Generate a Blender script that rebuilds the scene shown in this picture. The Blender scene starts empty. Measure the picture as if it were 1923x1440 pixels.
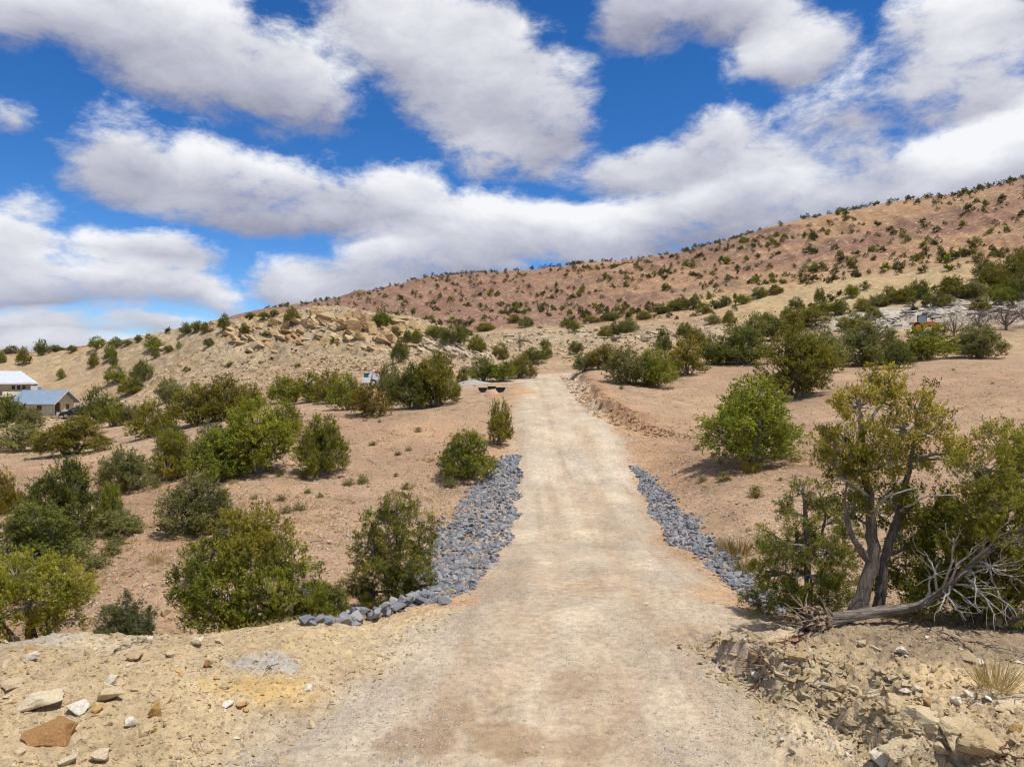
import bpy, math, random
import numpy as np
R = math.radians
scene = bpy.context.scene
col = scene.collection

# ------------------------------------------------------------------ camera
CAM_H, F, U0, V0 = 4.4, 1332.0, 961.5, 700.0      # eye height, focal length and horizon of the photograph in its pixels
cam = bpy.data.cameras.new('camera')
cam.sensor_width = 36.0
cam.lens = 36.0 * F / 1923.0
cam.shift_y = -(720.0 - V0) / 1923.0
cam.clip_start, cam.clip_end = 0.1, 6000.0
camo = bpy.data.objects.new('camera', cam)
camo.location = (0, 0, CAM_H)
camo.rotation_euler = (R(90), 0, 0)
col.objects.link(camo)
scene.camera = camo

# ------------------------------------------------------------------ light
SUN_EL, SUN_AZ = R(69), R(122)                      # azimuth clockwise from the view direction (+y)
sun = bpy.data.lights.new('sun', 'SUN')
sun.energy, sun.angle, sun.color = 4.6, R(0.53), (1.0, 0.95, 0.87)
suno = bpy.data.objects.new('sun', sun)
suno.rotation_euler = (R(90) - SUN_EL, 0, -SUN_AZ + R(180))
suno.location = (0, 0, 60)
col.objects.link(suno)

vs = scene.view_settings
vs.view_transform, vs.look, vs.exposure, vs.gamma = 'Standard', 'None', 0.0, 1.0
vs.use_curve_mapping = False
scene.render.engine = 'CYCLES'
scene.cycles.max_bounces = 5
scene.cycles.diffuse_bounces = 3
scene.cycles.transparent_max_bounces = 6
scene.cycles.use_denoising = True
scene.cycles.use_adaptive_sampling = True
scene.cycles.adaptive_threshold = 0.02
scene.cycles.pixel_filter_type = 'BLACKMAN_HARRIS'
scene.cycles.filter_width = 1.1

# ------------------------------------------------------------------ sky with cumulus clouds (a world at infinity)
world = bpy.data.worlds.new('World')
scene.world = world
world.use_nodes = True
wt = world.node_tree
wt.nodes.clear()
WN, WL = wt.nodes, wt.links
def wn(t, **kw):
    n = WN.new(t)
    for k, v in kw.items():
        setattr(n, k, v)
    return n
def setin(n, i, v):
    if hasattr(v, 'is_output'):
        WL.new(v, n.inputs[i])
    elif v is not None:
        n.inputs[i].default_value = v
def wm(op, a, b=None, c=None, clamp=False):
    n = wn('ShaderNodeMath', operation=op)
    n.use_clamp = clamp
    setin(n, 0, a); setin(n, 1, b); setin(n, 2, c)
    return n.outputs[0]
def wv(op, a, b=None):
    n = wn('ShaderNodeVectorMath', operation=op)
    setin(n, 0, a); setin(n, 1, b)
    return n.outputs['Value'] if op == 'LENGTH' else n.outputs[0]
def wmap(v, a, b, c=0.0, d=1.0, smooth=True):
    n = wn('ShaderNodeMapRange')
    n.interpolation_type = 'SMOOTHSTEP' if smooth else 'LINEAR'
    setin(n, 0, v)
    for i, x in zip((1, 2, 3, 4), (a, b, c, d)):
        n.inputs[i].default_value = x
    return n.outputs[0]
def wnoise(vec, scale, detail, rough=0.55, dist=0.0):
    n = wn('ShaderNodeTexNoise')
    setin(n, 'Vector', vec)
    n.inputs['Scale'].default_value = scale
    n.inputs['Detail'].default_value = detail
    n.inputs['Roughness'].default_value = rough
    n.inputs['Distortion'].default_value = dist
    return n
def wmix(f, a, b):
    n = wn('ShaderNodeMix', data_type='RGBA')
    setin(n, 0, f); setin(n, 6, a); setin(n, 7, b)
    return n.outputs[2]

sky = wn('ShaderNodeTexSky', sky_type='NISHITA')
sky.sun_disc = False
sky.sun_elevation, sky.sun_rotation = SUN_EL, SUN_AZ
sky.altitude, sky.air_density, sky.dust_density, sky.ozone_density = 2500, 1.0, 0.0, 5.0
hs = wn('ShaderNodeHueSaturation')
hs.inputs['Hue'].default_value = 0.506
hs.inputs['Saturation'].default_value = 1.27
hs.inputs['Value'].default_value = 1.4
WL.new(sky.outputs[0], hs.inputs['Color'])
sky_col = wv('SCALE', hs.outputs[0])
sky_col.node.inputs['Scale'].default_value = 1.0

tc = wn('ShaderNodeTexCoord')
sx = wn('ShaderNodeSeparateXYZ')
WL.new(tc.outputs['Generated'], sx.inputs[0])
az = wm('ARCTAN2', sx.outputs[0], sx.outputs[1])
el = wm('ARCSINE', sx.outputs[2])
cq = wn('ShaderNodeCombineXYZ')
WL.new(az, cq.inputs[0]); WL.new(el, cq.inputs[1])
q = cq.outputs[0]
# clouds flatten towards the horizon: noise lives on squashed direction space
sq = wv('MULTIPLY', tc.outputs['Generated'], (1.0, 1.0, 1.9))
big = wnoise(sq, 3.2, 4.0, 0.55)
warp = wv('SCALE', wv('SUBTRACT', big.outputs['Color'], (0.5, 0.5, 0.5)))
warp.node.inputs['Scale'].default_value = 0.12
fine = wnoise(wv('ADD', sq, warp), 6.2, 10.0, 0.65, 0.0)
qw = wv('ADD', q, wv('MULTIPLY', wv('SUBTRACT', big.outputs['Color'], (0.5, 0.5, 0.5)), (0.13, 0.07, 0.0)))

def pix_dir(u, v):
    t = (u - U0) / F
    a = math.atan(t)
    return a, math.atan((V0 - v) / F * math.cos(a))
BLOBS = [  # u, v, half width, half height, weight: the cumulus banks of this sky
    (60, 20, 300, 105, 1.0), (330, 70, 300, 120, 1.0), (520, 140, 190, 110, 1.0), (610, 190, 95, 70, .8),
    (760, 20, 200, 110, .9), (850, 110, 200, 120, 1.0), (960, 200, 170, 120, 1.0), (1040, 240, 100, 95, .9), (930, 300, 90, 55, .5),
    (210, 290, 140, 85, .8), (380, 340, 250, 80, 1.0), (560, 375, 250, 80, 1.0), (765, 365, 120, 85, 1.0), (890, 420, 200, 72, 1.0),
    (520, 415, 270, 40, .8),
    (20, 465, 170, 70, .9), (300, 480, 160, 58, 1.0), (120, 545, 320, 70, 1.0), (350, 548, 150, 52, .9), (60, 622, 260, 38, .8), (300, 610, 150, 34, .7), (440, 575, 60, 30, .5), (120, 655, 300, 26, .8), (400, 640, 90, 22, .6),
    (585, 522, 140, 55, 1.0), (700, 525, 160, 66, 1.0), (820, 485, 280, 62, 1.0), (1040, 430, 230, 65, 1.0), (1180, 450, 230, 80, 1.0),
    (1200, 320, 150, 65, .9), (1340, 270, 130, 75, .9), (1370, 340, 210, 90, 1.0), (1480, 400, 260, 80, 1.0), (1330, 420, 300, 80, 1.0),
    (1700, 340, 260, 70, 1.0), (1880, 290, 200, 75, 1.0), (2050, 260, 250, 100, 1.0), (1620, 300, 120, 60, .7),
    (1170, 40, 110, 90, .9), (1330, 0, 220, 75, .9), (1500, 90, 120, 80, .8), (1450, 30, 110, 60, .6),
    (1840, 40, 230, 110, .75), (1720, 160, 190, 100, .66), (1600, 225, 200, 80, .66), (1870, 160, 150, 90, .6), (1700, 50, 60, 60, .5),
    (15, 220, 75, 45, .55), (60, 400, 90, 60, .4),
    (-250, 250, 220, 90, 1.0), (-300, 500, 260, 90, 1.0), (2250, 60, 200, 110, .9),
]
dens, dmax, hgt = None, None, None
for (u, v, ru, rv, w) in BLOBS:
    a, e = pix_dir(u, v)
    ca = math.cos(a)
    ra, re = ru / F * ca * ca, rv / F * ca
    d = wv('MULTIPLY', wv('SUBTRACT', qw, (a, e, 0)), (1 / ra, 1 / re, 0))
    L = wv('LENGTH', d)
    k = wm('MULTIPLY', wm('SUBTRACT', 1.08, L, clamp=True), w)
    sp = wn('ShaderNodeSeparateXYZ')
    WL.new(d, sp.inputs[0])
    h = wm('MULTIPLY', sp.outputs[1], k)
    dens = k if dens is None else wm('ADD', dens, k)
    dmax = k if dmax is None else wm('MAXIMUM', dmax, k)
    hgt = h if hgt is None else wm('ADD', hgt, h)
hrel = wm('DIVIDE', hgt, wm('MAXIMUM', dens, 0.05))
dens = wm('MINIMUM', wm('ADD', wm('MULTIPLY', dmax, 1.0), wm('MULTIPLY', dens, 0.22)), 0.85)
# the same kind of broken cloud goes on all round, outside the part of the sky in view
gen = wnoise(sq, 2.1, 5.0, 0.55)
genv = wmap(gen.outputs[0], 0.44, 0.62, 0.0, 0.95)
inside = wmap(wm('MAXIMUM', wm('MULTIPLY', wm('ABSOLUTE', az), 1.0), wm('MULTIPLY', el, 1.25)), 0.66, 0.85)
dens = wm('ADD', dens, wm('MULTIPLY', genv, inside))
nz = wm('SUBTRACT', fine.outputs[0], 0.5)
dn = wm('ADD', dens, wm('MULTIPLY', nz, 2.5))
alpha = wm('MULTIPLY', wmap(dn, 0.08, 0.70), wmap(el, -0.05, 0.0))
thin = wmap(dens, 0.35, 0.95)
# lit crowns and greyer, faintly mauve bases
lum = wm('ADD', wm('MULTIPLY', hrel, 0.8), wm('ADD', wm('MULTIPLY', wm('SUBTRACT', big.outputs[0], 0.5), 1.1), wm('ADD', wm('MULTIPLY', nz, 1.2), 0.36)))
ccol = wn('ShaderNodeValToRGB')
cr = ccol.color_ramp
cr.elements[0].position, cr.elements[0].color = 0.0, (0.31, 0.32, 0.42, 1)
cr.elements[1].position, cr.elements[1].color = 1.0, (0.95, 0.96, 0.98, 1)
e_ = cr.elements.new(0.45); e_.color = (0.56, 0.57, 0.65, 1)
WL.new(wm('ADD', lum, 0.2, clamp=True), ccol.inputs[0])
cloud = wv('SCALE', ccol.outputs[0])
CLOUD_GAIN, SKY_STRENGTH = 1.0, 0.10
cloud.node.inputs['Scale'].default_value = CLOUD_GAIN / SKY_STRENGTH
colr = wmix(wm('MULTIPLY', alpha, 0.97), sky_col, cloud)
bg = wn('ShaderNodeBackground')
WL.new(colr, bg.inputs['Color'])
bg.inputs['Strength'].default_value = SKY_STRENGTH
wo = wn('ShaderNodeOutputWorld')
WL.new(bg.outputs[0], wo.inputs['Surface'])
world.cycles.sampling_method = 'MANUAL'
world.cycles.sample_map_resolution = 512

# ------------------------------------------------------------------ numpy helpers
def hash2(ix, iy, seed):
    h = (ix.astype(np.int64) * 374761393 + iy.astype(np.int64) * 668265263 + seed * 1442695041) & 0xFFFFFFFF
    h = ((h ^ (h >> 13)) * 1274126177) & 0xFFFFFFFF
    return ((h ^ (h >> 16)) & 0xFFFF).astype(np.float64) / 65535.0
def noise2(x, y, seed=0):
    ix, iy = np.floor(x), np.floor(y)
    fx, fy = x - ix, y - iy
    ix, iy = ix.astype(np.int64), iy.astype(np.int64)
    sx_, sy_ = fx * fx * fx * (fx * (fx * 6 - 15) + 10), fy * fy * fy * (fy * (fy * 6 - 15) + 10)
    a, b = hash2(ix, iy, seed), hash2(ix + 1, iy, seed)
    c, d = hash2(ix, iy + 1, seed), hash2(ix + 1, iy + 1, seed)
    return (a + (b - a) * sx_) * (1 - sy_) + (c + (d - c) * sx_) * sy_
def fbm(x, y, octs=4, seed=0, gain=0.5):
    s, a, t = 0.0, 1.0, 0.0
    for o in range(octs):
        s = s + a * noise2(x, y, seed + o * 17)
        t += a
        a *= gain
        x, y = x * 2.03 + 11.7, y * 2.03 - 5.3
    return s / t - 0.5
def ridged(x, y, octs=3, seed=0):
    s, a, t = 0.0, 1.0, 0.0
    for o in range(octs):
        s = s + a * (1 - np.abs(2 * noise2(x, y, seed + o * 31) - 1))
        t += a
        a *= 0.5
        x, y = x * 2.1 + 3.1, y * 2.1 + 7.9
    return s / t
def sstep(a, b, x):
    t = np.clip((x - a) / (b - a), 0, 1)
    return t * t * (3 - 2 * t)

# ------------------------------------------------------------------ the lie of the land
# control points: (u, v, distance) read from the photograph, or (u, None, distance, height)
CP = [(920,1440,7.9),(640,1440,7.9),(1300,1440,7.9),(1100,1160,12.7),(1085,1020,21.5),(1085,905,30),(1060,802,38),(1037,749,50),(1035,715,70),
 (300,1440,7.5),(0,1440,7.1),(150,1320,8.5),(400,1300,9.2),(0,1212,10.4),(100,1195,10.4),(300,1205,10.6),(450,1197,11.2),(580,1172,12.0),(700,1230,11.2),
 (0,None,15.5,-1.4),(100,None,14.5,-1.4),(300,None,14.5,-1.4),(450,None,15.2,-1.3),(600,None,16,-1.2),(720,None,17.5,-1.1),
 (250,980,25),(500,900,30),(650,930,28),(300,850,38),(150,900,32),(50,870,36),(700,1000,22.5),(780,900,30),(750,800,42),(600,780,48),(860,740,60),
 (450,790,50),(200,822,56),(0,845,50),(150,850,48),(380,1000,22.5),(250,1100,17.8),(100,1010,23),(860,860,32),(920,790,42),
 (80,778,112),(0,776,114),(160,778,113),(250,790,84),(60,818,72),(350,772,86),(500,752,70),(640,760,58),(760,756,60),
 (150,738,128),(300,735,115),(420,725,105),(600,702,95),(700,692,92),(800,692,88),
 (100,695,145),(300,690,130),(500,660,118),(650,650,110),
 (0,660,170),(150,657,160),(280,630,150),(420,606,140),(590,580,128),(700,592,122),(780,606,115),(810,640,108),
 (0,None,200,7),(150,None,195,7),(300,None,190,9),(450,None,180,10),(590,None,175,10),(700,None,165,11),(800,None,150,12),
 (930,684,92),(1000,692,90),(870,667,98),(1040,702,82),(1080,684,95),(990,712,76),(900,716,74),
 (1000,640,120),(1100,625,135),(950,628,135),(1200,640,110),(1150,655,100),(880,632,130),
 (1200,740,55),(1130,700,72),(1250,720,62),(1400,700,66),(1500,690,72),(1700,690,62),(1880,655,82),(1900,700,52),(1900,780,33),(1700,790,34),
 (1400,880,28),(1300,950,24),(1400,1010,19.5),(1550,900,25),(1300,800,42),(1200,800,40),(1550,760,42),
 (1420,None,16.3,-1.0),(1600,None,16,-.6),(1800,None,15.5,-.1),
 (1620,1165,11.6),(1800,1180,11),(1900,1230,9.6),(1700,1230,9.6),(1450,None,12,.05),(1800,None,7.5,.55),
 (1735,622,98),(1860,632,92),(1600,642,95),(1400,652,95),(1600,610,112),(1750,582,118),(1880,590,112),
 (800,612,195),(900,607,195),(1000,600,185),(1200,590,168),(1350,572,158),(1500,560,145),(1700,542,135),(1900,520,130),
 (560,580,400),(700,552,380),(800,527,372),(900,514,362),(1000,507,350),(1100,494,340),(1200,489,328),(1300,472,315),(1400,446,300),(1480,422,288),
 (1600,396,272),(1700,377,260),(1800,367,248),(1923,336,235),(2200,300,215),
 (480,592,405),(300,650,420),(0,690,440),
 (900,None,480,45),(1500,None,400,50),(1923,None,340,50),(300,None,520,5),(0,None,600,0),(600,None,520,25),(1200,None,450,45),
 (1600,480,195),(1300,530,215),(1000,560,260),(800,575,270),(1800,450,185),
 (0,None,2500,-25),(500,None,2500,-25),(961,None,2500,-25),(1400,None,2500,-25),(1923,None,2500,-25),
 (-600,None,8,.5),(-600,None,20,-1),(-600,None,60,-2.5),(-600,None,110,-2),(-600,None,170,4),(-600,None,250,5),(-600,None,600,-5),(-600,None,2500,-25),
 (2600,None,8,.8),(2600,None,15,1),(2600,None,35,3),(2600,None,70,7),(2600,None,110,16),(2600,None,130,25),(2600,None,220,75),(2600,None,320,60),(2600,None,2500,-25)]
_P, _E = [], []
for c in CP:
    u, d = c[0], c[2]
    z = CAM_H - (c[1] - V0) / F * d if c[1] is not None else c[3]
    a = math.atan((u - U0) / F)
    r = d / math.cos(a)
    _P.append((a * 2.2, math.log(r) * 1.5))
    _E.append((z - CAM_H) / r)
_P, _E = np.array(_P), np.array(_E)
def _K(r2):
    return np.where(r2 > 1e-12, 0.5 * r2 * np.log(np.maximum(r2, 1e-12)), 0.0)
_n = len(_P)
_A = np.zeros((_n + 3, _n + 3))
_A[:_n, :_n] = _K(((_P[:, None] - _P[None]) ** 2).sum(2)) + np.eye(_n) * 2e-4
_A[:_n, _n], _A[:_n, _n + 1:] = 1, _P
_A[_n, :_n], _A[_n + 1:, :_n] = 1, _P.T
_W = np.linalg.solve(_A, np.concatenate([_E, np.zeros(3)]))

def base_height(x, y):
    r = np.hypot(x, y)
    a = np.arctan2(x, y)
    ac = np.clip(a, -0.9, 0.9)
    rc = np.clip(r, 6.5, 2500)
    p0, p1 = ac * 2.2, np.log(rc) * 1.5
    e = _W[_n] + _W[_n + 1] * p0 + _W[_n + 2] * p1
    for i in range(_n):
        e = e + _W[i] * _K((p0 - _P[i, 0]) ** 2 + (p1 - _P[i, 1]) ** 2)
    z = CAM_H + e * rc
    z = np.where(r < 6.5, z * sstep(2.0, 6.5, r), z)
    back = sstep(1.0, 1.8, np.abs(a))
    return z * (1 - back) + back * np.clip(0.01 * (r - 10), 0, 6)

# road line: centre, half width and level against distance y
RY = np.array([-40, 0, 5.0, 7.9, 10, 12.7, 17, 21.5, 30, 38, 50, 60, 70, 78])
RX = np.array([-1.2, -.6, -.35, -.15, .75, 1.35, 1.9, 2.05, 2.75, 2.85, 2.85, 3.3, 3.9, 4.3])
RW = np.array([3.0, 3.0, 2.9, 2.7, 2.55, 2.4, 2.2, 2.1, 2.45, 2.55, 2.4, 2.4, 2.5, 2.6])
RZ = np.array([0, 0, 0, 0, 0, 0, -.35, -.75, -.2, 1.45, 2.6, 3.2, 3.6, 3.95])
def road_prof(y):
    return np.interp(y, RY, RX), np.interp(y, RY, RW), np.interp(y, RY, RZ)
def seg_dist(x, y, pts):
    """distance to a polyline and the signed side (positive to the right of its direction)"""
    best = np.full(np.shape(x), 1e9)
    side = np.zeros(np.shape(x))
    for (ax, ay), (bx, by) in zip(pts[:-1], pts[1:]):
        dx, dy = bx - ax, by - ay
        t = np.clip(((x - ax) * dx + (y - ay) * dy) / (dx * dx + dy * dy), 0, 1)
        ex, ey = x - ax - t * dx, y - ay - t * dy
        d = np.hypot(ex, ey)
        s = np.sign(ex * dy - ey * dx)
        m = d < best
        best, side = np.where(m, d, best), np.where(m, s, side)
    return best * side
BANK = [(3.05, 11.6), (3.25, 10.4), (3.7, 9.5), (4.35, 9.15), (4.25, 8.4), (4.15, 7.6), (4.6, 6.5), (5.0, 4.0)]   # foot of the cut bank by the juniper
CUT = [(6.6, 80), (6.5, 70), (6.0, 60), (5.7, 52), (5.75, 46), (6.2, 41), (7.6, 38), (9.4, 36)]                   # cut on the far side of the road
# left fill slope: the road edge line falls to the arroyo
def height(x, y, detail=True):
    x, y = np.asarray(x, float), np.asarray(y, float)
    r = np.hypot(x, y)
    z = base_height(x, y)
    # spurs and gullies of the big hill
    a = np.arctan2(x, y)
    lr = np.log(np.maximum(r, 1))
    rid = np.interp(a, [-.45, -.3, -.15, 0, .2, .4, .6, .72], [420, 410, 390, 352, 318, 305, 290, 270])
    foot = np.interp(a, [-.3, -.1, 0, .2, .4, .6, .72], [230, 205, 190, 165, 158, 155, 155])
    hm = sstep(0, .35, (r - foot) / (rid - foot)) * (1 - sstep(.72, 1.02, (r - foot) / (rid - foot))) * sstep(-.5, -.25, a)
    s_ = a * 9 + 3.2 * (lr - np.log(rid)) + 0.5 * fbm(x / 60, y / 60, 3, 5)
    z = z + hm * (ridged(s_, lr * 2.5, 3, 3) - .62) * r * 0.019
    z = z + hm * (ridged(s_ * 3.1 + 4, lr * 7, 3, 13) - .6) * r * 0.012
    z = z + sstep(90, 200, r) * (fbm(x / 14, y / 14, 4, 9) * 1.8 + (ridged(x / 3.1, y / 3.1, 3, 19) - .6) * .55) * sstep(600, 420, r)
    # gentle rolls
    z = z + sstep(14, 40, r) * fbm(x / 9, y / 9, 4, 21) * .55 * (1 - sstep(90, 200, r))
    # mid-distance outcrops: ledges
    k = OUT(x, y)
    st = fbm(x / 7 + 9, y / 7, 4, 33) * 5.0 + z
    led = (np.floor(st / 1.1) + sstep(.55, 1, st / 1.1 - np.floor(st / 1.1))) * 1.1 - st
    z = z + k * (led * 1.0 + (ridged(x / 5, y / 5, 3, 44) - .5) * 1.2 + (ridged(x / 1.7 + y / 3, y / 1.9, 3, 46) - .55) * .9)
    # road bed with its fill and cut
    xc, w, rz = road_prof(y)
    dx = np.abs(x - xc) - w
    fill = sstep(12, 16, y) * (1 - sstep(31, 36, y))
    reach = 1.4 + fill * 1.3
    on = 1 - sstep(0, 1, dx / reach)
    on = np.where(fill > .5, 1 - np.clip(dx / reach, 0, 1), on)
    on = on * (1 - sstep(74, 84, y)) * sstep(-40, -20, y)
    zr = rz - .05 * sstep(-.6, .2, dx)
    z = z * (1 - on) + zr * on
    # right cut bank by the far road
    c = seg_dist(x, y, CUT)
    cw = sstep(36, 41, y) * (1 - sstep(74, 80, y))
    jag = fbm(x * 1.3, y * 1.3, 4, 51) * 1.5 + fbm(x * .35, y * .35, 2, 53) * 1.2
    lift = np.where(y < 40, .35, .62) * cw * sstep(-.1, .4, -c + jag) * (1 - sstep(2.5, 9, -c))
    z = z + lift
    low = cw * (1 - sstep(0, 1.6, c)) * (c > 0) * 0
    z = z + low
    # bank beside the juniper
    b = -seg_dist(x, y, BANK)
    jag = fbm(x * 1.5 + 4, y * 1.5, 5, 61) * .95 + fbm(x * 7, y * 7, 3, 62) * .22
    t = b + jag
    bm = sstep(12.2, 10.6, y)
    top = .46 + .12 * sstep(9.4, 8.2, y) + .16 * fbm(x / 1.2, y / 1.2, 3, 63)
    flat = sstep(-.12, .36, t)
    nearb = sstep(3.6, .5, np.abs(b)) * bm
    zb = np.where(t > 0, np.maximum(z, top), np.minimum(z, .06))
    z = z * (1 - nearb) + (zb * flat + np.minimum(z, .06) * (1 - flat)) * nearb
    if detail:
        near = sstep(60, 10, r)
        off = sstep(0, .8, dx)
        z = z + near * off * (fbm(x * 1.7, y * 1.7, 4, 71) * .13 + np.maximum(fbm(x * 5, y * 5, 3, 73), 0) * .07)
        z = z + near * fbm(x * 6, y * 6, 3, 75) * .035
        fm = (r < 16) * off
        z = z + fm * np.maximum(ridged(x * 3.1, y * 3.1, 2, 77) - .62, 0) * .13
        z = z + fm * (ridged(x * 8.3 + 2, y * 8.3, 3, 78) - .55) * (.022 + .13 * nearb)
        # wheel ruts on the road
        rut = np.exp(-((np.abs(x - xc - .1) - .85) / .28) ** 2)
        z = z - (1 - off) * rut * .028 * (0.5 + noise2(x, y * .25, 79))
    return z
_outpts = [(700, 612, 118, 30, 9), (600, 590, 126, 16, 7), (560, 620, 124, 22, 8), (450, 625, 135, 16, 9), (780, 650, 106, 12, 9), (860, 655, 102, 9, 7), (900, 668, 97, 7, 6),
           (1000, 640, 122, 12, 10), (1080, 625, 130, 14, 10), (1170, 640, 112, 13, 8), (1300, 615, 118, 14, 8), (1700, 592, 113, 12, 9), (1620, 600, 113, 9, 7), (1850, 585, 113, 14, 9),
           (330, 645, 146, 10, 8), (200, 660, 156, 10, 8)]
def OUT(x, y):
    k = 0
    for (u, v, d, wx, wy) in _outpts:
        cx = (u - U0) / F * d
        k = np.maximum(k, np.exp(-(((x - cx) / wx) ** 2 + ((y - d) / wy) ** 2) ** 1.5))
    return k

def pos(u, d):
    """point of the land straight under pixel column u at distance d"""
    x = (u - U0) / F * d
    return x, d, float(height(np.array([x]), np.array([d]))[0])
_D = np.exp(np.linspace(math.log(6.0), math.log(460), 900))
def hit(u, v, dmin=6.0):
    """where the sight line through pixel (u, v) first meets the land"""
    x = (u - U0) / F * _D
    ray = CAM_H - (v - V0) / F * _D
    h = height(x, _D)
    m = np.nonzero((h >= ray) & (_D >= dmin))[0]
    i = m[0] if len(m) else int(np.argmin(np.abs(h - ray) + (_D < dmin) * 99))
    return x[i], _D[i], h[i]
def hits(us, vs, dmin=6.0):
    return [hit(u, v, dmin) for u, v in zip(us, vs)]

# ------------------------------------------------------------------ mesh helpers
def mesh_np(name, V, quads=None, tris=None, smooth=False):
    me = bpy.data.meshes.new(name)
    V = np.ascontiguousarray(V, dtype=np.float32)
    me.vertices.add(len(V))
    me.vertices.foreach_set('co', V.ravel())
    nq = 0 if quads is None else len(quads)
    nt = 0 if tris is None else len(tris)
    idx = np.concatenate([np.asarray(a, dtype=np.int32).ravel() for a in (quads, tris) if a is not None and len(a)])
    tot = np.concatenate([np.full(nq, 4, np.int32), np.full(nt, 3, np.int32)])
    st = np.concatenate([[0], np.cumsum(tot)[:-1]]).astype(np.int32)
    me.loops.add(len(idx)); me.loops.foreach_set('vertex_index', idx)
    me.polygons.add(nq + nt)
    me.polygons.foreach_set('loop_start', st)
    me.polygons.foreach_set('loop_total', tot)
    me.polygons.foreach_set('use_smooth', np.full(nq + nt, smooth))
    me.update(calc_edges=True)
    return me
def put(name, me, mat=None, parent=None, loc=(0, 0, 0), rot=(0, 0, 0), scale=(1, 1, 1), label=None, cat=None, group=None, kind=None):
    o = bpy.data.objects.new(name, me)
    col.objects.link(o)
    if mat is not None and me is not None:
        if len(me.materials) == 0:
            me.materials.append(mat)
        elif me.materials[0] != mat:
            o.material_slots[0].link = 'OBJECT'
            o.material_slots[0].material = mat
    o.location, o.rotation_euler, o.scale = loc, rot, scale
    if parent is not None:
        o.parent = parent
    for k, v in (('label', label), ('category', cat), ('group', group), ('kind', kind)):
        if v:
            o[k] = v
    return o
def attr(me, name, data, typ='FLOAT'):
    a = me.attributes.new(name, typ, 'POINT')
    if typ == 'FLOAT':
        a.data.foreach_set('value', np.asarray(data, np.float32).ravel())
    else:
        d = np.ones((len(data), 4), np.float32); d[:, :3] = data
        a.data.foreach_set('color', d.ravel())

# ------------------------------------------------------------------ materials
class NT:
    def __init__(self, name):
        self.m = bpy.data.materials.new(name)
        self.m.use_nodes = True
        self.t = self.m.node_tree
        self.b = self.t.nodes['Principled BSDF']
        self.out = self.t.nodes['Material Output']
    def n(self, t, **kw):
        x = self.t.nodes.new(t)
        for k, v in kw.items():
            setattr(x, k, v)
        return x
    def s(self, sock, v):
        if hasattr(v, 'is_output'):
            self.t.links.new(v, sock)
        elif v is not None:
            sock.default_value = v
    def math(self, op, a, b=None, clamp=False):
        x = self.n('ShaderNodeMath', operation=op); x.use_clamp = clamp
        self.s(x.inputs[0], a); self.s(x.inputs[1], b)
        return x.outputs[0]
    def mix(self, f, a, b, mode='MIX'):
        x = self.n('ShaderNodeMix', data_type='RGBA'); x.blend_type = mode
        self.s(x.inputs[0], f); self.s(x.inputs[6], a); self.s(x.inputs[7], b)
        return x.outputs[2]
    def noise(self, vec, scale, detail=4, rough=.55, dist=0):
        x = self.n('ShaderNodeTexNoise')
        self.s(x.inputs['Vector'], vec)
        for k, v in (('Scale', scale), ('Detail', detail), ('Roughness', rough), ('Distortion', dist)):
            x.inputs[k].default_value = v
        return x.outputs[0]
    def vor(self, vec, scale, feature='F1', rand=1.0):
        x = self.n('ShaderNodeTexVoronoi', feature=feature)
        self.s(x.inputs['Vector'], vec)
        x.inputs['Scale'].default_value = scale
        x.inputs['Randomness'].default_value = rand
        return x
    def rng(self, v, a, b, c=0., d=1.):
        x = self.n('ShaderNodeMapRange')
        self.s(x.inputs[0], v)
        for i, k in zip((1, 2, 3, 4), (a, b, c, d)):
            self.s(x.inputs[i], k)
        return x.outputs[0]
    def ramp(self, f, stops):
        x = self.n('ShaderNodeValToRGB')
        self.s(x.inputs[0], f)
        e = x.color_ramp.elements
        while len(e) < len(stops):
            e.new(.5)
        for k, (p, c) in zip(e, stops):
            k.position, k.color = p, (*c, 1)
        return x.outputs[0]
    def bump(self, h, strength, dist, prev=None):
        x = self.n('ShaderNodeBump')
        x.inputs['Strength'].default_value = strength
        x.inputs['Distance'].default_value = dist
        self.s(x.inputs['Height'], h)
        if prev is not None:
            self.s(x.inputs['Normal'], prev)
        return x.outputs[0]
    def attr(self, name):
        return self.n('ShaderNodeAttribute', attribute_name=name)
    def obj(self):
        return self.n('ShaderNodeTexCoord').outputs['Object']
def simple(name, c, rough=.8, metal=0., var=.15, scale=6., bump=0.):
    t = NT(name)
    o = t.obj()
    nz = t.noise(o, scale, 5)
    f = t.rng(nz, .25, .75, 1 - var, 1 + var)
    cv = t.n('ShaderNodeVectorMath', operation='SCALE')
    cv.inputs[0].default_value = c
    t.s(cv.inputs['Scale'], f)
    t.s(t.b.inputs['Base Color'], cv.outputs[0])
    t.b.inputs['Roughness'].default_value = rough
    t.b.inputs['Metallic'].default_value = metal
    if bump:
        t.s(t.b.inputs['Normal'], t.bump(nz, bump, .05))
    return t.m

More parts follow.
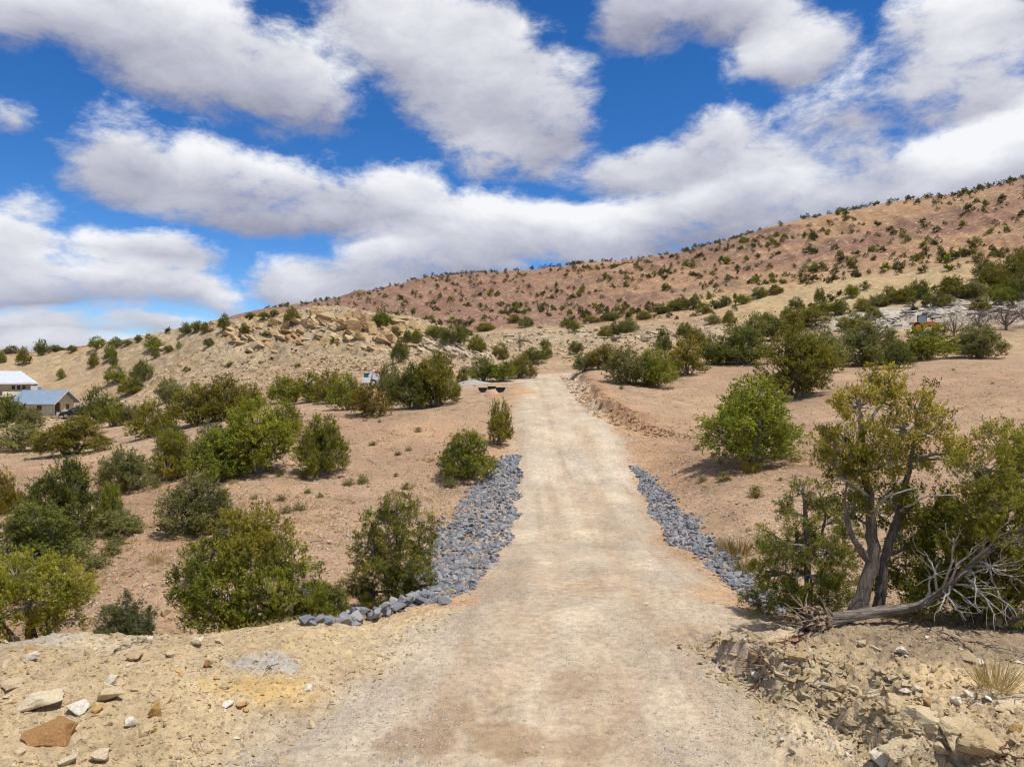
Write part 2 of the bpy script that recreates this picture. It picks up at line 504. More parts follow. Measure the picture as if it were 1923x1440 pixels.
def soil_material(name, gravel):
    """earth: zone colour from the land, stones and grit from noise"""
    t = NT(name)
    o = t.obj()
    base = t.attr('zone').outputs['Color']
    peb = t.attr('pebble').outputs['Fac']
    n1 = t.noise(o, .9, 6, .6)
    n2 = t.noise(o, 7.0, 6, .65)
    n3 = t.noise(o, 42.0, 4, .7)
    f = t.math('ADD', t.math('ADD', t.rng(n1, .3, .7, -.15, .15), t.rng(n2, .3, .7, -.26, .26)), t.rng(n3, .25, .75, .78, 1.24))
    v = t.n('ShaderNodeVectorMath', operation='SCALE')
    t.s(v.inputs[0], base); t.s(v.inputs['Scale'], f)
    c = v.outputs[0]
    # loose stones: cells of several sizes, paler or darker or rusty than the soil
    hgt = t.math('MULTIPLY', n2, .5)
    rk = t.attr('rocky').outputs['Fac']
    md = t.attr('mid').outputs['Fac']
    sizes = ((16.0, .40, .9, .45), (38.0, .42, .9, .6), (85.0, .45, .8, .6)) if gravel else ((.75, .42, .85, 0), (5.5, .40, .95, -.8), (14.0, .38, .9, .6), (38.0, .42, .8, .6))
    for i, (sc, th, st, kp) in enumerate(sizes):
        w = t.n('ShaderNodeVectorMath', operation='ADD')
        t.s(w.inputs[0], o)
        wn_ = t.n('ShaderNodeTexNoise'); wn_.inputs['Scale'].default_value = sc * 1.3
        wn_.inputs['Detail'].default_value = 1.0
        t.s(wn_.inputs['Vector'], o)
        sc_ = t.n('ShaderNodeVectorMath', operation='SCALE'); sc_.inputs['Scale'].default_value = .6 / sc
        t.s(sc_.inputs[0], wn_.outputs['Color']); t.s(w.inputs[1], sc_.outputs[0])
        vo = t.vor(w.outputs[0], sc)
        sep = t.n('ShaderNodeSeparateColor'); t.s(sep.inputs[0], vo.outputs['Color'])
        keep = t.math('LESS_THAN', sep.outputs[0], t.math('MULTIPLY', t.math('MULTIPLY', peb, md), -kp) if kp < 0 else t.math('MULTIPLY', peb, kp) if kp else t.math('MULTIPLY', rk, .55))
        disc = t.rng(vo.outputs['Distance'], th, th - .10, 0, 1)
        m = t.math('MULTIPLY', keep, disc)
        if gravel:
            sc_col = t.ramp(sep.outputs[1], [(0, (.20, .185, .17)), (.25, (.40, .34, .285)), (.6, (.56, .465, .355)), (.85, (.64, .57, .47)), (1, (.36, .26, .18))])
        else:
            sc_col = t.mix(.32, t.ramp(sep.outputs[1], [(0, (.13, .10, .09)), (.3, (.33, .20, .125)), (.6, (.53, .41, .29)), (.9, (.66, .58, .46)), (1, (.27, .14, .085))]), c)
        c = t.mix(t.math('MULTIPLY', m, st * .9), c, sc_col)
        hgt = t.math('ADD', hgt, t.math('MULTIPLY', m, min(1.2 / sc * 4, 2.2)))
    if not gravel:      # broken rock face on the outcrops and the hill
        nr_ = t.noise(o, .55, 7, .72, .4)
        hgt = t.math('ADD', hgt, t.math('MULTIPLY', t.math('MULTIPLY', nr_, rk), 9.0))
        v2 = t.n('ShaderNodeVectorMath', operation='SCALE')
        t.s(v2.inputs[0], c)
        t.s(v2.inputs['Scale'], t.math('ADD', 1.0, t.math('MULTIPLY', rk, t.rng(nr_, .3, .7, -.38, .30))))
        c = v2.outputs[0]
    t.s(t.b.inputs['Base Color'], c)
    t.b.inputs['Roughness'].default_value = .95
    t.b.inputs['Specular IOR Level'].default_value = .15
    b1 = t.bump(t.math('ADD', hgt, t.math('MULTIPLY', n3, .3)), .95, .06)
    t.s(t.b.inputs['Normal'], b1)
    return t.m
M_SOIL = soil_material('desert_soil', False)
M_ROAD = soil_material('crushed_stone_road', True)

# ------------------------------------------------------------------ the ground sheet and the road in it
azs = np.concatenate([np.linspace(-math.pi, -R(43), 40, endpoint=False), np.linspace(-R(43), R(43), 591), np.linspace(R(43), math.pi, 41)[1:-1]])
def steps(a, b, st):
    return np.arange(math.log(a), math.log(b), st)
lrs = np.concatenate([steps(3.0, 6.5, .05), steps(6.5, 26, .0048), steps(26, 150, .0062), steps(150, 440, .0065), steps(440, 4500, .08)])
AZ, LR = np.meshgrid(azs, lrs)
RR = np.exp(LR)
GX, GY = RR * np.sin(AZ), RR * np.cos(AZ)
GZ = height(GX, GY)
nr, na = GX.shape

def land(x, y):
    """height of the built ground sheet, read back from its own grid"""
    x, y = np.asarray(x, float), np.asarray(y, float)
    a, l = np.arctan2(x, y), np.log(np.hypot(x, y))
    j = np.clip(np.searchsorted(azs, a) - 1, 0, na - 2)
    i = np.clip(np.searchsorted(lrs, l) - 1, 0, nr - 2)
    fa = (a - azs[j]) / (azs[j + 1] - azs[j])
    fl = np.clip((l - lrs[i]) / (lrs[i + 1] - lrs[i]), 0, 1)
    return (GZ[i, j] * (1 - fa) + GZ[i, j + 1] * fa) * (1 - fl) + (GZ[i + 1, j] * (1 - fa) + GZ[i + 1, j + 1] * fa) * fl
_D = np.exp(np.linspace(math.log(6.0), math.log(435), 1500))
def hit(u, v, dmin=6.0):
    x = (u - U0) / F * _D
    ray = CAM_H - (v - V0) / F * _D
    h = land(x, _D)
    m = np.nonzero((h >= ray) & (_D >= dmin))[0]
    i = m[0] if len(m) else int(np.argmin(np.abs(h - ray) + (_D < dmin) * 99))
    return float(x[i]), float(_D[i]), float(h[i])
def pos(u, d):
    x = (u - U0) / F * d
    return float(x), float(d), float(land(x, d))

# zone colours (base reflectance of the soils, plus tree shade in the litter zone)
def lerp(c, k, m):
    return c * (1 - m[..., None]) + np.array(k) * m[..., None]
x, y, r = GX, GY, RR
tan_ = fbm(x / 11, y / 11, 4, 101)
fineN = fbm(x / 1.3, y / 1.3, 3, 102)
c = np.zeros(GX.shape + (3,)) + np.array((.385, .255, .152))
c = lerp(c, (.345, .215, .126), sstep(0, .25, tan_))
c = lerp(c, (.43, .305, .188), sstep(.02, .3, -tan_) * .7)
farm = sstep(85, 100, r)
k1 = np.clip(fbm(x / 17, y / 17, 4, 103) * 2 + .5, 0, 1)
c = lerp(c, (.40, .285, .158), farm * (.55 + .45 * k1))                                      # pale sandy knoll
rid = np.interp(AZ, [-.45, -.3, -.15, 0, .2, .4, .6, .72], [420, 410, 390, 352, 318, 305, 290, 270])
foot = np.interp(AZ, [-.3, -.1, 0, .2, .4, .6, .72], [190, 165, 150, 138, 128, 128, 128])
t_ = (r - foot) / (rid - foot)
hill = sstep(0.0, .12, t_ + fbm(x / 25, y / 25, 3, 104) * .2)
c = lerp(c, (.24, .132, .086), hill)
red = sstep(-.05, .25, AZ)
band = fbm(x / 40, y / 40 + GZ / 9, 4, 105)
c = lerp(c, (.42, .255, .126), hill * red * .75 * sstep(-.06, .2, band + .04))
c = lerp(c, (.46, .34, .17), hill * sstep(.18, .3, AZ) * (1 - sstep(.22, .42, t_ + band * .3)) * .9)
c = lerp(c, (.32, .185, .12), hill * sstep(.55, .7, AZ) * .7)
c = lerp(c, (.39, .28, .165), hill * sstep(-.05, .3, fbm(x / 6, y / 6, 4, 106)) * .28)
ok = OUT(x, y)
c = lerp(c, (.42, .325, .195), np.clip(ok * 1.3, 0, 1))
c = lerp(c, (.46, .32, .14), np.clip(ok * 1.2, 0, 1) * sstep(.04, .22, fbm(x / 6, y / 6, 4, 107)) * (AZ < 0))
c = lerp(c, (.48, .44, .37), np.clip(ok * 1.3, 0, 1) * sstep(.25, .4, AZ) * .8)
xc, w, rz = road_prof(y)
dx = np.abs(x - xc) - w
fg = sstep(15.5, 12.5, r)
c = lerp(c, (.475, .36, .205), fg * .95)                                                        # dug yellow clay in front
c = lerp(c, (.53, .44, .295), fg * sstep(.05, .3, fbm(x / 2.1, y / 2.1, 4, 108)) * .8)
duff_shade = sstep(1.25, .5, ((x - 6.6) / 2.9) ** 2 + ((y - 10.9) / 1.7) ** 2 + fbm(x * 1.5, y * 1.5, 5, 151) * 1.3)
c = lerp(c, (.27, .20, .13), duff_shade * .85)                      # needle litter and tree shade painted into the colour under the junipers
def spot(u, v, rx, ry, k, amt):
    global c
    d = CAM_H * F / (v - V0)
    px = (u - U0) / F * d
    q_ = ((x - px) / rx) ** 2 + ((y - d) / ry) ** 2 + fbm(x * 2.6, y * 2.6, 5, 109, .65) * 2.2
    c = lerp(c, k, sstep(1.1, .3, q_) * amt)
spot(520, 1320, 1.0, .45, (.52, .345, .12), .75)
spot(500, 1275, .55, .3, (.43, .39, .33), .9)
spot(60, 1270, .8, .6, (.46, .42, .34), .7)
spot(860, 1110, .9, .55, (.47, .24, .11), .8)
spot(1330, 1100, .9, 1.8, (.45, .26, .13), .6)
spot(1380, 1180, 1.2, 1.0, (.46, .30, .16), .5)
spot(1500, 1330, .9, .5, (.47, .37, .22), .6)
# fresh scraped orange earth along the road
scr = sstep(2.6, .2, dx) * sstep(13, 18, y) * (1 - sstep(70, 80, y))
c = lerp(c, (.47, .285, .15), scr * .7)
spot(800, 850, 3, 5, (.47, .29, .155), .7)
spot(900, 760, 3, 6, (.46, .27, .15), .8)
cutd = seg_dist(x, y, CUT)
c = lerp(c, (.36, .20, .105), sstep(1.5, .2, np.abs(cutd + .3)) * sstep(36, 40, y) * (1 - sstep(74, 80, y)) * .8)
# the road itself and the gravel spread along it
edge = fbm(x * 1.1, y * 1.1, 4, 110) * 1.3
spread = np.where(y < 14, .9, .25)
gm0 = dx - spread * .5 + edge
gm = sstep(.35, -.35, gm0) * (y < 82)
gmc = sstep(.85, -.75, gm0) * (y < 82)
pad = (np.abs(y - 72.5 + .1 * x) < 2.8 + fbm(x / 2, y / 2, 3, 112)) & (x < 4) & (x > -7)
pad2 = sstep(4.5, 2.5, np.abs(y - 72.5 + .1 * x) + fbm(x / 2, y / 2, 3, 112)) * (x < 4.5) * (x > -7.5)
rc = np.zeros_like(c) + np.array((.485, .392, .272))
rn = fbm(x / 1.2 + 3, y / 3.2, 4, 111)
rc = lerp(rc, (.42, .315, .205), sstep(.06, .25, rn) * .7)
rc = lerp(rc, (.53, .44, .32), sstep(.03, .3, -rn) * .7)
rc = lerp(rc, (.53, .45, .35), np.exp(-((y - 31) / 2.2) ** 2) * sstep(-.2, .2, rn + .15) * .8)
strk = fbm(x * 2.6 + .15 * np.sin(y / 5), y / 9, 3, 115)
rc = lerp(rc, (.395, .29, .19), sstep(.04, .22, strk) * .55)
rc = lerp(rc, (.50, .42, .31), sstep(.05, .25, -strk) * .5)
rc = lerp(rc, (.34, .235, .14), sstep(.12, .26, fbm(x / .8 - 7, y / 1.5, 5, 113, .62)) * sstep(14, 9, y) * .75)                 # damp trodden patches
rc = lerp(rc, (.40, .285, .18), np.exp(-((np.abs(x - xc - .1) - .85) / .3) ** 2) * .4 * sstep(-.15, .2, fbm(x, y / 4, 3, 114) + .1))
c = lerp(c, rc, np.clip(gmc + pad2 * (1 - gmc), 0, 1))
spot(790, 1390, .55, .5, (.31, .205, .115), .8)
spot(945, 1390, .5, .6, (.31, .205, .115), .75)
spot(1085, 1285, .5, .5, (.34, .235, .14), .6)
spot(1060, 1400, .6, .3, (.34, .235, .14), .5)
spot(1100, 1085, .6, 1.0, (.40, .27, .15), .5)
spot(1310, 1205, .8, .8, (.42, .28, .16), .5)
mott = fbm(x / 3.7, y / 3.7, 4, 150)
c = c * (1 + fineN[..., None] * .30 + mott[..., None] * (.30 * (1 - np.clip(gm, 0, 1)))[..., None])
c = np.clip(c, .02, .8)
peb = np.clip(.75 + fbm(x / 2.4, y / 2.4, 3, 120) * 1.6, 0, 1) * (1 - .6 * (hill > .5))
pebr = np.clip(.25 + fbm(x / 1.1, y / 1.6, 4, 121) * 2.6 + .7 * np.exp(-((dx + .1) / .5) ** 2), .02, 1)
peb = np.where(gm > .5, pebr, peb)

rocky = np.clip(ok * 1.4 + .55 * sstep(80, 110, r) + .25 * hill, 0, 1)
V = np.stack([GX, GY, GZ], -1).reshape(-1, 3)
I = np.arange(nr * na).reshape(nr, na)
J = np.roll(I, -1, axis=1)
Q = np.stack([I[:-1], I[1:], J[1:], J[:-1]], -1).reshape(-1, 4)
Q = Q[:, ::-1]
onroad = ((gm > .5) | ((pad2 > .5) & (gm <= .5))).reshape(-1)
onroad &= (V[:, 1] > 3.0)
fr = onroad[Q].sum(1) >= 3
# normals of the whole sheet, so that ground and road shade as one surface
fn = np.cross(V[Q[:, 1]] - V[Q[:, 0]], V[Q[:, 3]] - V[Q[:, 0]])
VN = np.zeros_like(V)
for k in range(4):
    np.add.at(VN, Q[:, k], fn)
VN /= np.maximum(np.linalg.norm(VN, axis=1, keepdims=True), 1e-9)
hub = len(V)
def submesh(name, faces, mat, extra_tris=None):
    used = np.unique(np.concatenate([faces.ravel()] + ([extra_tris.ravel()] if extra_tris is not None else [])))
    used_v = used[used < hub]
    mp = np.full(hub + 1, -1)
    mp[used] = np.arange(len(used))
    VV = np.vstack([V[used_v], [[0, 0, 0.0]]]) if hub in used else V[used_v]
    NN = np.vstack([VN[used_v], [[0, 0, 1.0]]]) if hub in used else VN[used_v]
    me = mesh_np(name, VV, mp[faces], None if extra_tris is None else mp[extra_tris], True)
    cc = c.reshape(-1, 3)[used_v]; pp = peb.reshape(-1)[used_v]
    if hub in used:
        cc = np.vstack([cc, [[.5, .36, .18]]]); pp = np.append(pp, .5)
    rr_ = rocky.reshape(-1)[used_v]
    rr_ = np.append(rr_, 0) if hub in used else rr_
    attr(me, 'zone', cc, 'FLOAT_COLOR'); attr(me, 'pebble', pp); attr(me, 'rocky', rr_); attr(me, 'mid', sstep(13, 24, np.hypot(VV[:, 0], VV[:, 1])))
    me.normals_split_custom_set_from_vertices(NN.tolist())
    return put(name, me, mat, kind='structure')
cap = np.stack([np.full(na, hub), J[0], I[0]], -1)
if VN[:, 2].mean() < 0:
    VN, Q, cap = -VN, Q[:, ::-1], cap[:, ::-1]
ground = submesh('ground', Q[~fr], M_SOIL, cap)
road = submesh('gravel_road', Q[fr], M_ROAD)

# ------------------------------------------------------------------ plants
def nrm(a):
    return a / np.maximum(np.linalg.norm(a, axis=-1, keepdims=True), 1e-9)
def tube(pts, rad, sides=6, twist=0.0, rough=0.0, rng=None):
    pts, rad = np.asarray(pts, float), np.asarray(rad, float)
    n = len(pts)
    d = nrm(np.gradient(pts, axis=0))
    ref = np.array([0.31, 0.87, 0.12])
    s = nrm(np.cross(d, ref)); b = np.cross(d, s)
    a = np.linspace(0, 2 * math.pi, sides, endpoint=False)[None] + np.arange(n)[:, None] * twist
    rr = rad[:, None] * np.ones((1, sides))
    if rough and rng is not None:
        rr = rr * (1 + rough * (rng.random((1, sides)) - .5) * 2 + rough * .5 * (rng.random((n, sides)) - .5))
    V = pts[:, None] + rr[..., None] * (np.cos(a)[..., None] * s[:, None] + np.sin(a)[..., None] * b[:, None])
    V = V.reshape(-1, 3)
    I = np.arange(n * sides).reshape(n, sides)
    J = np.roll(I, -1, 1)
    Q = np.stack([I[:-1], J[:-1], J[1:], I[1:]], -1).reshape(-1, 4)
    V = np.vstack([V, pts[:1], pts[-1:]])
    c0, c1 = n * sides, n * sides + 1
    T = np.vstack([np.stack([np.full(sides, c0), J[0], I[0]], -1), np.stack([np.full(sides, c1), I[-1], J[-1]], -1)])
    return V, Q, T
class Acc:
    def __init__(self):
        self.V, self.Q, self.T, self.n = [], [], [], 0
        self.A = []
    def add(self, V, Q=None, T=None, a=None):
        self.V.append(V)
        if Q is not None and len(Q):
            self.Q.append(np.asarray(Q) + self.n)
        if T is not None and len(T):
            self.T.append(np.asarray(T) + self.n)
        if a is not None:
            self.A.append(np.broadcast_to(a, (len(V),)) if np.ndim(a) == 0 else a)
        self.n += len(V)
    def mesh(self, name, smooth=False, an='tint'):
        me = mesh_np(name, np.vstack(self.V), np.vstack(self.Q) if self.Q else None, np.vstack(self.T) if self.T else None, smooth)
        if self.A:
            attr(me, an, np.concatenate(self.A))
        return me
def curve(p0, p1, rng, sag=.0, wob=.12, n=7, up=.35):
    p0, p1 = np.asarray(p0, float), np.asarray(p1, float)
    L = np.linalg.norm(p1 - p0)
    mid = (p0 + p1) / 2 + (rng.random(3) - .5) * L * wob * 2 + np.array([0, 0, (up - .5) * L * .4 + sag])
    t = np.linspace(0, 1, n)[:, None]
    P = (1 - t) ** 2 * p0 + 2 * t * (1 - t) * mid + t * t * p1
    P[1:-1] += (rng.random((n - 2, 3)) - .5) * L * wob * .25
    return P
def leaf_quads(P, D, L, W, rng, N0=None):
    S = nrm(np.cross(D, rng.normal(size=D.shape) if N0 is None else N0))
    m = P + D * (L * .5)[:, None]
    N = np.cross(D, S) * (W * .25)[:, None]
    V = np.stack([P, m + S * (W / 2)[:, None] + N, P + D * L[:, None], m - S * (W / 2)[:, None] + N], 1).reshape(-1, 3)
    return V, np.arange(len(V)).reshape(-1, 4)
def foliage(acc, lobes, rng, clumps, tufts, lpt, tl, ll, lw, kind='juniper', core=.72, zmin=.03):
    """lobes: (cx, cy, cz, rx, rz). Returns the clump centres."""
    Lb = np.array(lobes, float)
    wgt = Lb[:, 3] ** 2; wgt /= wgt.sum()
    C, O = [], []
    ctr = np.average(Lb[:, :3], axis=0, weights=wgt); ctr[2] *= .75
    tries = 0
    hf = 7.0 / max(.3, float(Lb[:, 3].max()) * 2); ph = rng.random(3) * 6.28
    while len(C) < clumps and tries < clumps * 12:
        tries += 1
        i = rng.choice(len(Lb), p=wgt)
        d = nrm(rng.normal(size=3)[None])[0]
        if d[2] < -.75:
            continue
        q_ = d * (.62 + .43 * rng.random() ** .6)
        p = Lb[i, :3] + q_ * np.array([Lb[i, 3], Lb[i, 3], Lb[i, 4]])
        if rng.random() < .10:
            p = p + d * np.array([Lb[i, 3], Lb[i, 3], Lb[i, 4]]) * .28 * rng.random()
        if p[2] < zmin:
            continue
        hole = math.sin(p[0] * hf + ph[0] + 1.3 * math.sin(p[2] * hf + ph[1])) * math.sin(p[1] * hf + ph[2]) + .6 * math.sin(p[2] * hf * 1.4 + ph[0] + p[0] * hf)
        if hole < -.55:
            continue
        dd = (p - Lb[:, :3]) / np.stack([Lb[:, 3], Lb[:, 3], Lb[:, 4]], 1)
        dd = np.linalg.norm(dd, axis=1); dd[i] = 9
        if dd.min() < core and rng.random() < .85:
            continue
        C.append(p); O.append(nrm((d + .6 * nrm((p - ctr)[None])[0])[None])[0])
    C, O = np.array(C), np.array(O)
    n = len(C)
    T = n * tufts
    ct = np.repeat(np.arange(n), tufts)
    up = np.array([0, 0, 1.0])
    rs = .55 if kind == 'juniper' else .85
    ax = nrm(O[ct] * .75 + up * (.75 if kind == 'juniper' else .35) + rng.normal(size=(T, 3)) * rs)
    start = C[ct] + rng.normal(size=(T, 3)) * tl * .55
    tint_c = np.clip(rng.normal(.46, .22, n), 0, 1)[ct]
    lt = np.repeat(np.arange(T), lpt)
    s = rng.random(T * lpt)
    P = start[lt] + ax[lt] * (s * tl)[:, None] + rng.normal(size=(T * lpt, 3)) * (tl * .16 * (1.1 - s))[:, None]
    spread = .75 if kind == 'juniper' else 1.25
    D = nrm(ax[lt] + rng.normal(size=(T * lpt, 3)) * spread)
    L = ll * (.65 + .7 * rng.random(T * lpt)); W = lw * (.7 + .6 * rng.random(T * lpt))
    P[:, 2] = np.maximum(P[:, 2], .01)
    # sprays lie like shingles on the crown: they mostly face outwards and up
    N0 = nrm(O[ct][lt] * .8 + up * .5) + rng.normal(size=(T * lpt, 3)) * (.42 if kind == 'juniper' else .75)
    V, Q = leaf_quads(P, D, L, W, rng, N0)
    tint = np.clip(tint_c[lt] + (s - .5) * .32 + rng.normal(0, .10, T * lpt), 0, 1)
    acc.add(V, Q, None, np.repeat(tint, 4))
    return C
def bush_lobes(rng, W, H, n, low=.16, top=.8, lean=0.0):
    """a skirt of lobes resting on the ground and a smaller crown on top of them"""
    out = []
    ns = max(3, int(n * .55))
    for i in range(ns):
        th = (i + .35 * rng.random()) / ns * 6.283
        rz = H * (.20 + .12 * rng.random())
        rx = W * .5 * (.40 + .14 * rng.random())
        rad = W * .5 - rx * (.92 + .3 * rng.random())
        out.append((math.cos(th) * rad, math.sin(th) * rad, rz * (.75 + .45 * rng.random()) + low * H * .4, rx, rz))
    for i in range(n - ns):
        f = (i + .6) / (n - ns)
        th = i * 2.4 + rng.random() * 1.5
        rz = H * (.19 + .09 * rng.random())
        rx = W * .5 * (.34 + .14 * rng.random()) * (1.12 - .30 * f)
        rad = W * .5 * (.46 - .34 * f) * (.5 + .8 * rng.random())
        z = min(H * (.42 + .38 * f * (.8 + .4 * rng.random())), H - rz * .92)
        out.append((math.cos(th) * rad + lean * z, math.sin(th) * rad, z, rx, rz))
    return out
def wood_for(acc, lobes, C, rng, H, br, twigs=.5, nst=None, sides=5, trunk=0.0, dead=0, tw=.006):
    base = np.array([0, 0, -.12 * H * .5])
    hub_ = np.array([0, 0, trunk * H])
    if trunk > 0:
        P = curve(base, hub_ + np.array([.03 * H, .0, 0]), rng, wob=.08, n=5)
        V, Q, T = tube(P, np.linspace(br, br * .8, 5), sides + 2, .15, .2, rng); acc.add(V, Q, T)
        hub_ = P[-1]
    else:
        hub_ = base
    ends = []
    for i, l in enumerate(lobes):
        e = np.array(l[:3]) + np.array([0, 0, l[4] * .35])
        b0 = hub_ + np.array([rng.normal() * .05 * H, rng.normal() * .05 * H, 0]) * (trunk == 0)
        P = curve(b0, e, rng, wob=.16, n=7)
        V, Q, T = tube(P, np.linspace(br * (.8 if trunk == 0 else .62), br * .18, 7), sides, .1, .15, rng); acc.add(V, Q, T)
        ends.append(P)
    Pall = np.vstack(ends)
    for cpt in C[rng.random(len(C)) < twigs]:
        dlt = Pall - cpt
        dist = np.linalg.norm(dlt, axis=1) + (Pall[:, 2] > cpt[2]) * .3 * H
        k = int(np.argmin(dist))
        P = curve(Pall[k], cpt, rng, wob=.15, n=4)
        V, Q, T = tube(P, np.linspace(tw * 2.2, tw * .8, 4), 3); acc.add(V, Q)
    for _ in range(dead):
        l = lobes[rng.integers(len(lobes))]
        d = nrm(rng.normal(size=3)[None])[0]; d[2] = abs(d[2]) * .8
        p0 = np.array(l[:3]); p1 = p0 + d * np.array([l[3], l[3], l[4]]) * (1.1 + .35 * rng.random())
        P = curve(p0, p1, rng, wob=.2, n=6)
        V, Q, T = tube(P, np.linspace(tw * 2.4, tw * .6, 6), 3); acc.add(V, Q)
        for _b in range(3):
            k = rng.integers(2, 5)
            P2 = curve(P[k], P[k] + nrm((d + rng.normal(size=3) * .7)[None])[0] * l[3] * .45, rng, wob=.2, n=4)
            V, Q, T = tube(P2, np.linspace(tw * 1.4, tw * .4, 4), 3); acc.add(V, Q)

def leaf_material(name, dark, mid, light):
    t = NT(name)
    a = t.attr('tint').outputs['Fac']
    oi = t.n('ShaderNodeObjectInfo')
    c = t.ramp(a, [(0.0, dark), (.45, mid), (1.0, light)])
    hs_ = t.n('ShaderNodeHueSaturation')
    t.s(hs_.inputs['Color'], c)
    t.s(hs_.inputs['Hue'], t.rng(oi.outputs['Random'], 0, 1, .488, .508))
    t.s(hs_.inputs['Value'], t.rng(t.math('FRACT', t.math('MULTIPLY', oi.outputs['Random'], 7.3)), 0, 1, .92, 1.28))
    hs_.inputs['Saturation'].default_value = 1.1
    t.s(t.b.inputs['Base Color'], hs_.outputs[0])
    t.b.inputs['Roughness'].default_value = .65
    t.b.inputs['Specular IOR Level'].default_value = .25
    tr = t.n('ShaderNodeBsdfTranslucent')
    t.s(tr.inputs[0], hs_.outputs[0])
    mx = t.n('ShaderNodeMixShader'); mx.inputs[0].default_value = .42
    t.t.links.new(t.b.outputs[0], mx.inputs[1]); t.t.links.new(tr.outputs[0], mx.inputs[2])
    t.t.links.new(mx.outputs[0], t.out.inputs[0])
    return t.m
LM = {
 'green':  leaf_material('juniper_green', (.070, .082, .016), (.205, .222, .042), (.390, .380, .074)),
 'yellow': leaf_material('juniper_yellow_green', (.095, .098, .020), (.255, .245, .050), (.460, .405, .088)),
 'far':    leaf_material('distant_juniper', (.040, .044, .018), (.100, .102, .038), (.190, .178, .064)),
 'gold':   leaf_material('juniper_gold_tips', (.110, .095, .018), (.300, .250, .048), (.520, .420, .090)),
 'olive':  leaf_material('juniper_olive', (.078, .075, .018), (.200, .185, .038), (.345, .300, .068)),
 'brown':  leaf_material('juniper_bronze', (.088, .070, .018), (.205, .165, .038), (.335, .265, .064)),
 'dark':   leaf_material('juniper_dark_green', (.052, .062, .017), (.145, .158, .040), (.275, .272, .070)),
 'grey':   leaf_material('juniper_grey_green', (.072, .078, .030), (.190, .192, .066), (.325, .310, .115)),
 'pinyon': leaf_material('pinyon_needles', (.060, .070, .018), (.185, .196, .042), (.365, .340, .078)),
 'blue':   leaf_material('pinyon_blue_green', (.055, .068, .030), (.135, .152, .066), (.245, .252, .115)),
 'russet': leaf_material('russet_twigs', (.100, .059, .049), (.200, .117, .092), (.283, .184, .141)),
 'straw':  leaf_material('dry_grass', (.22, .16, .07), (.45, .34, .16), (.60, .50, .28)),
 'sage':   leaf_material('sage_grey', (.100, .092, .068), (.205, .192, .140), (.330, .305, .220)),
}
def bark_material(name, a, b, scale=9., axis=2):
    t = NT(name)
    o = t.obj()
    mp = t.n('ShaderNodeMapping'); t.s(mp.inputs[0], o); mp.inputs['Scale'].default_value = tuple(.12 if k == axis else 1 for k in range(3))
    n1 = t.noise(mp.outputs[0], scale * 3, 6, .65, .6)
    n2 = t.noise(o, scale * .35, 3)
    c = t.mix(t.rng(t.math('ADD', t.math('MULTIPLY', n1, .7), t.math('MULTIPLY', n2, .3)), .35, .65), a, b)
    t.s(t.b.inputs['Base Color'], c)
    t.b.inputs['Roughness'].default_value = .9
    t.s(t.b.inputs['Normal'], t.bump(n1, 1.0, .06))
    return t.m
M_BARK = bark_material('juniper_bark', (.075, .055, .042, 1), (.27, .215, .17, 1))
M_TWIG = bark_material('twig_bark', (.17, .145, .12, 1), (.42, .38, .335, 1))
M_DEAD = bark_material('weathered_deadwood', (.30, .27, .235, 1), (.58, .545, .49, 1))
M_RED = bark_material('shredded_red_bark', (.085, .035, .02, 1), (.30, .14, .075, 1))

def proto(seed, W, H, n, clumps, tufts, lpt, tl, ll, lw, kind='juniper', low=.28, dead=0, twigs=.35, br=.035, core=.72, lean=0.0, trunk=0.0, tw=.006):
    rng = np.random.default_rng(seed)
    lob = bush_lobes(rng, W, H, n, low, lean=lean)
    fa, wa = Acc(), Acc()
    C = foliage(fa, lob, rng, clumps, tufts, lpt, tl, ll, lw, kind, core)
    wood_for(wa, lob, C, rng, H, br * H, twigs, dead=dead, trunk=trunk, tw=tw)
    return fa.mesh('foliage_%d' % seed), wa.mesh('stems_%d' % seed, True)
MID = [proto(200 + i, 2.0, 2.0, 8 + i % 3, 115, 7, 12, .23, .092, .042, 'juniper', low=.10 + .05 * (i % 3), dead=(3, 5, 8, 3, 14, 6)[i], twigs=.3) for i in range(6)]
HI = [proto(300 + i, 2.0, 2.0, 10 + i % 2, 240, 9, 13, .17, .058, .027, 'juniper', low=.10, dead=(8, 12, 6, 20)[i], twigs=.5, tw=.005) for i in range(4)]
PIN = [proto(320 + i, 2.0, 2.0, 11, 210, 7, 11, .15, .085, .020, 'pinyon', low=.2, dead=3, twigs=.8, core=.5, trunk=.12, tw=.005) for i in range(2)]
UPR = proto(340, 2.0, 2.0, 7, 70, 6, 8, .30, .10, .036, 'juniper', low=.35, dead=6, twigs=.7, core=.4)
BARE = proto(341, 2.0, 2.0, 8, 60, 4, 6, .30, .09, .018, 'pinyon', low=.4, dead=40, twigs=.9, core=.4, trunk=.15)
FAR = [proto(350 + i, 2.0, 2.0, 5 + i % 2, 26, 4, 6, .36, .30, .15, 'juniper', low=.08, twigs=.0, br=.04) for i in range(5)]
def grass_mesh(seed, n, spread, L, w, droop=.5):
    rng = np.random.default_rng(seed)
    P = np.zeros((n, 3)); th = rng.random(n) * 6.283; rr = rng.random(n) ** .7 * spread * .35
    P[:, 0], P[:, 1] = np.cos(th) * rr, np.sin(th) * rr
    D = nrm(np.stack([np.cos(th) * droop, np.sin(th) * droop, np.ones(n)], 1) + rng.normal(size=(n, 3)) * .28)
    D[:, 2] = np.abs(D[:, 2])
    V, Q = leaf_quads(P, D, L * (.5 + .6 * rng.random(n)), np.full(n, w), rng)
    a = Acc(); a.add(V, Q, None, np.repeat(np.clip(rng.normal(.5, .2, n), 0, 1), 4))
    return a.mesh('grass_%d' % seed)
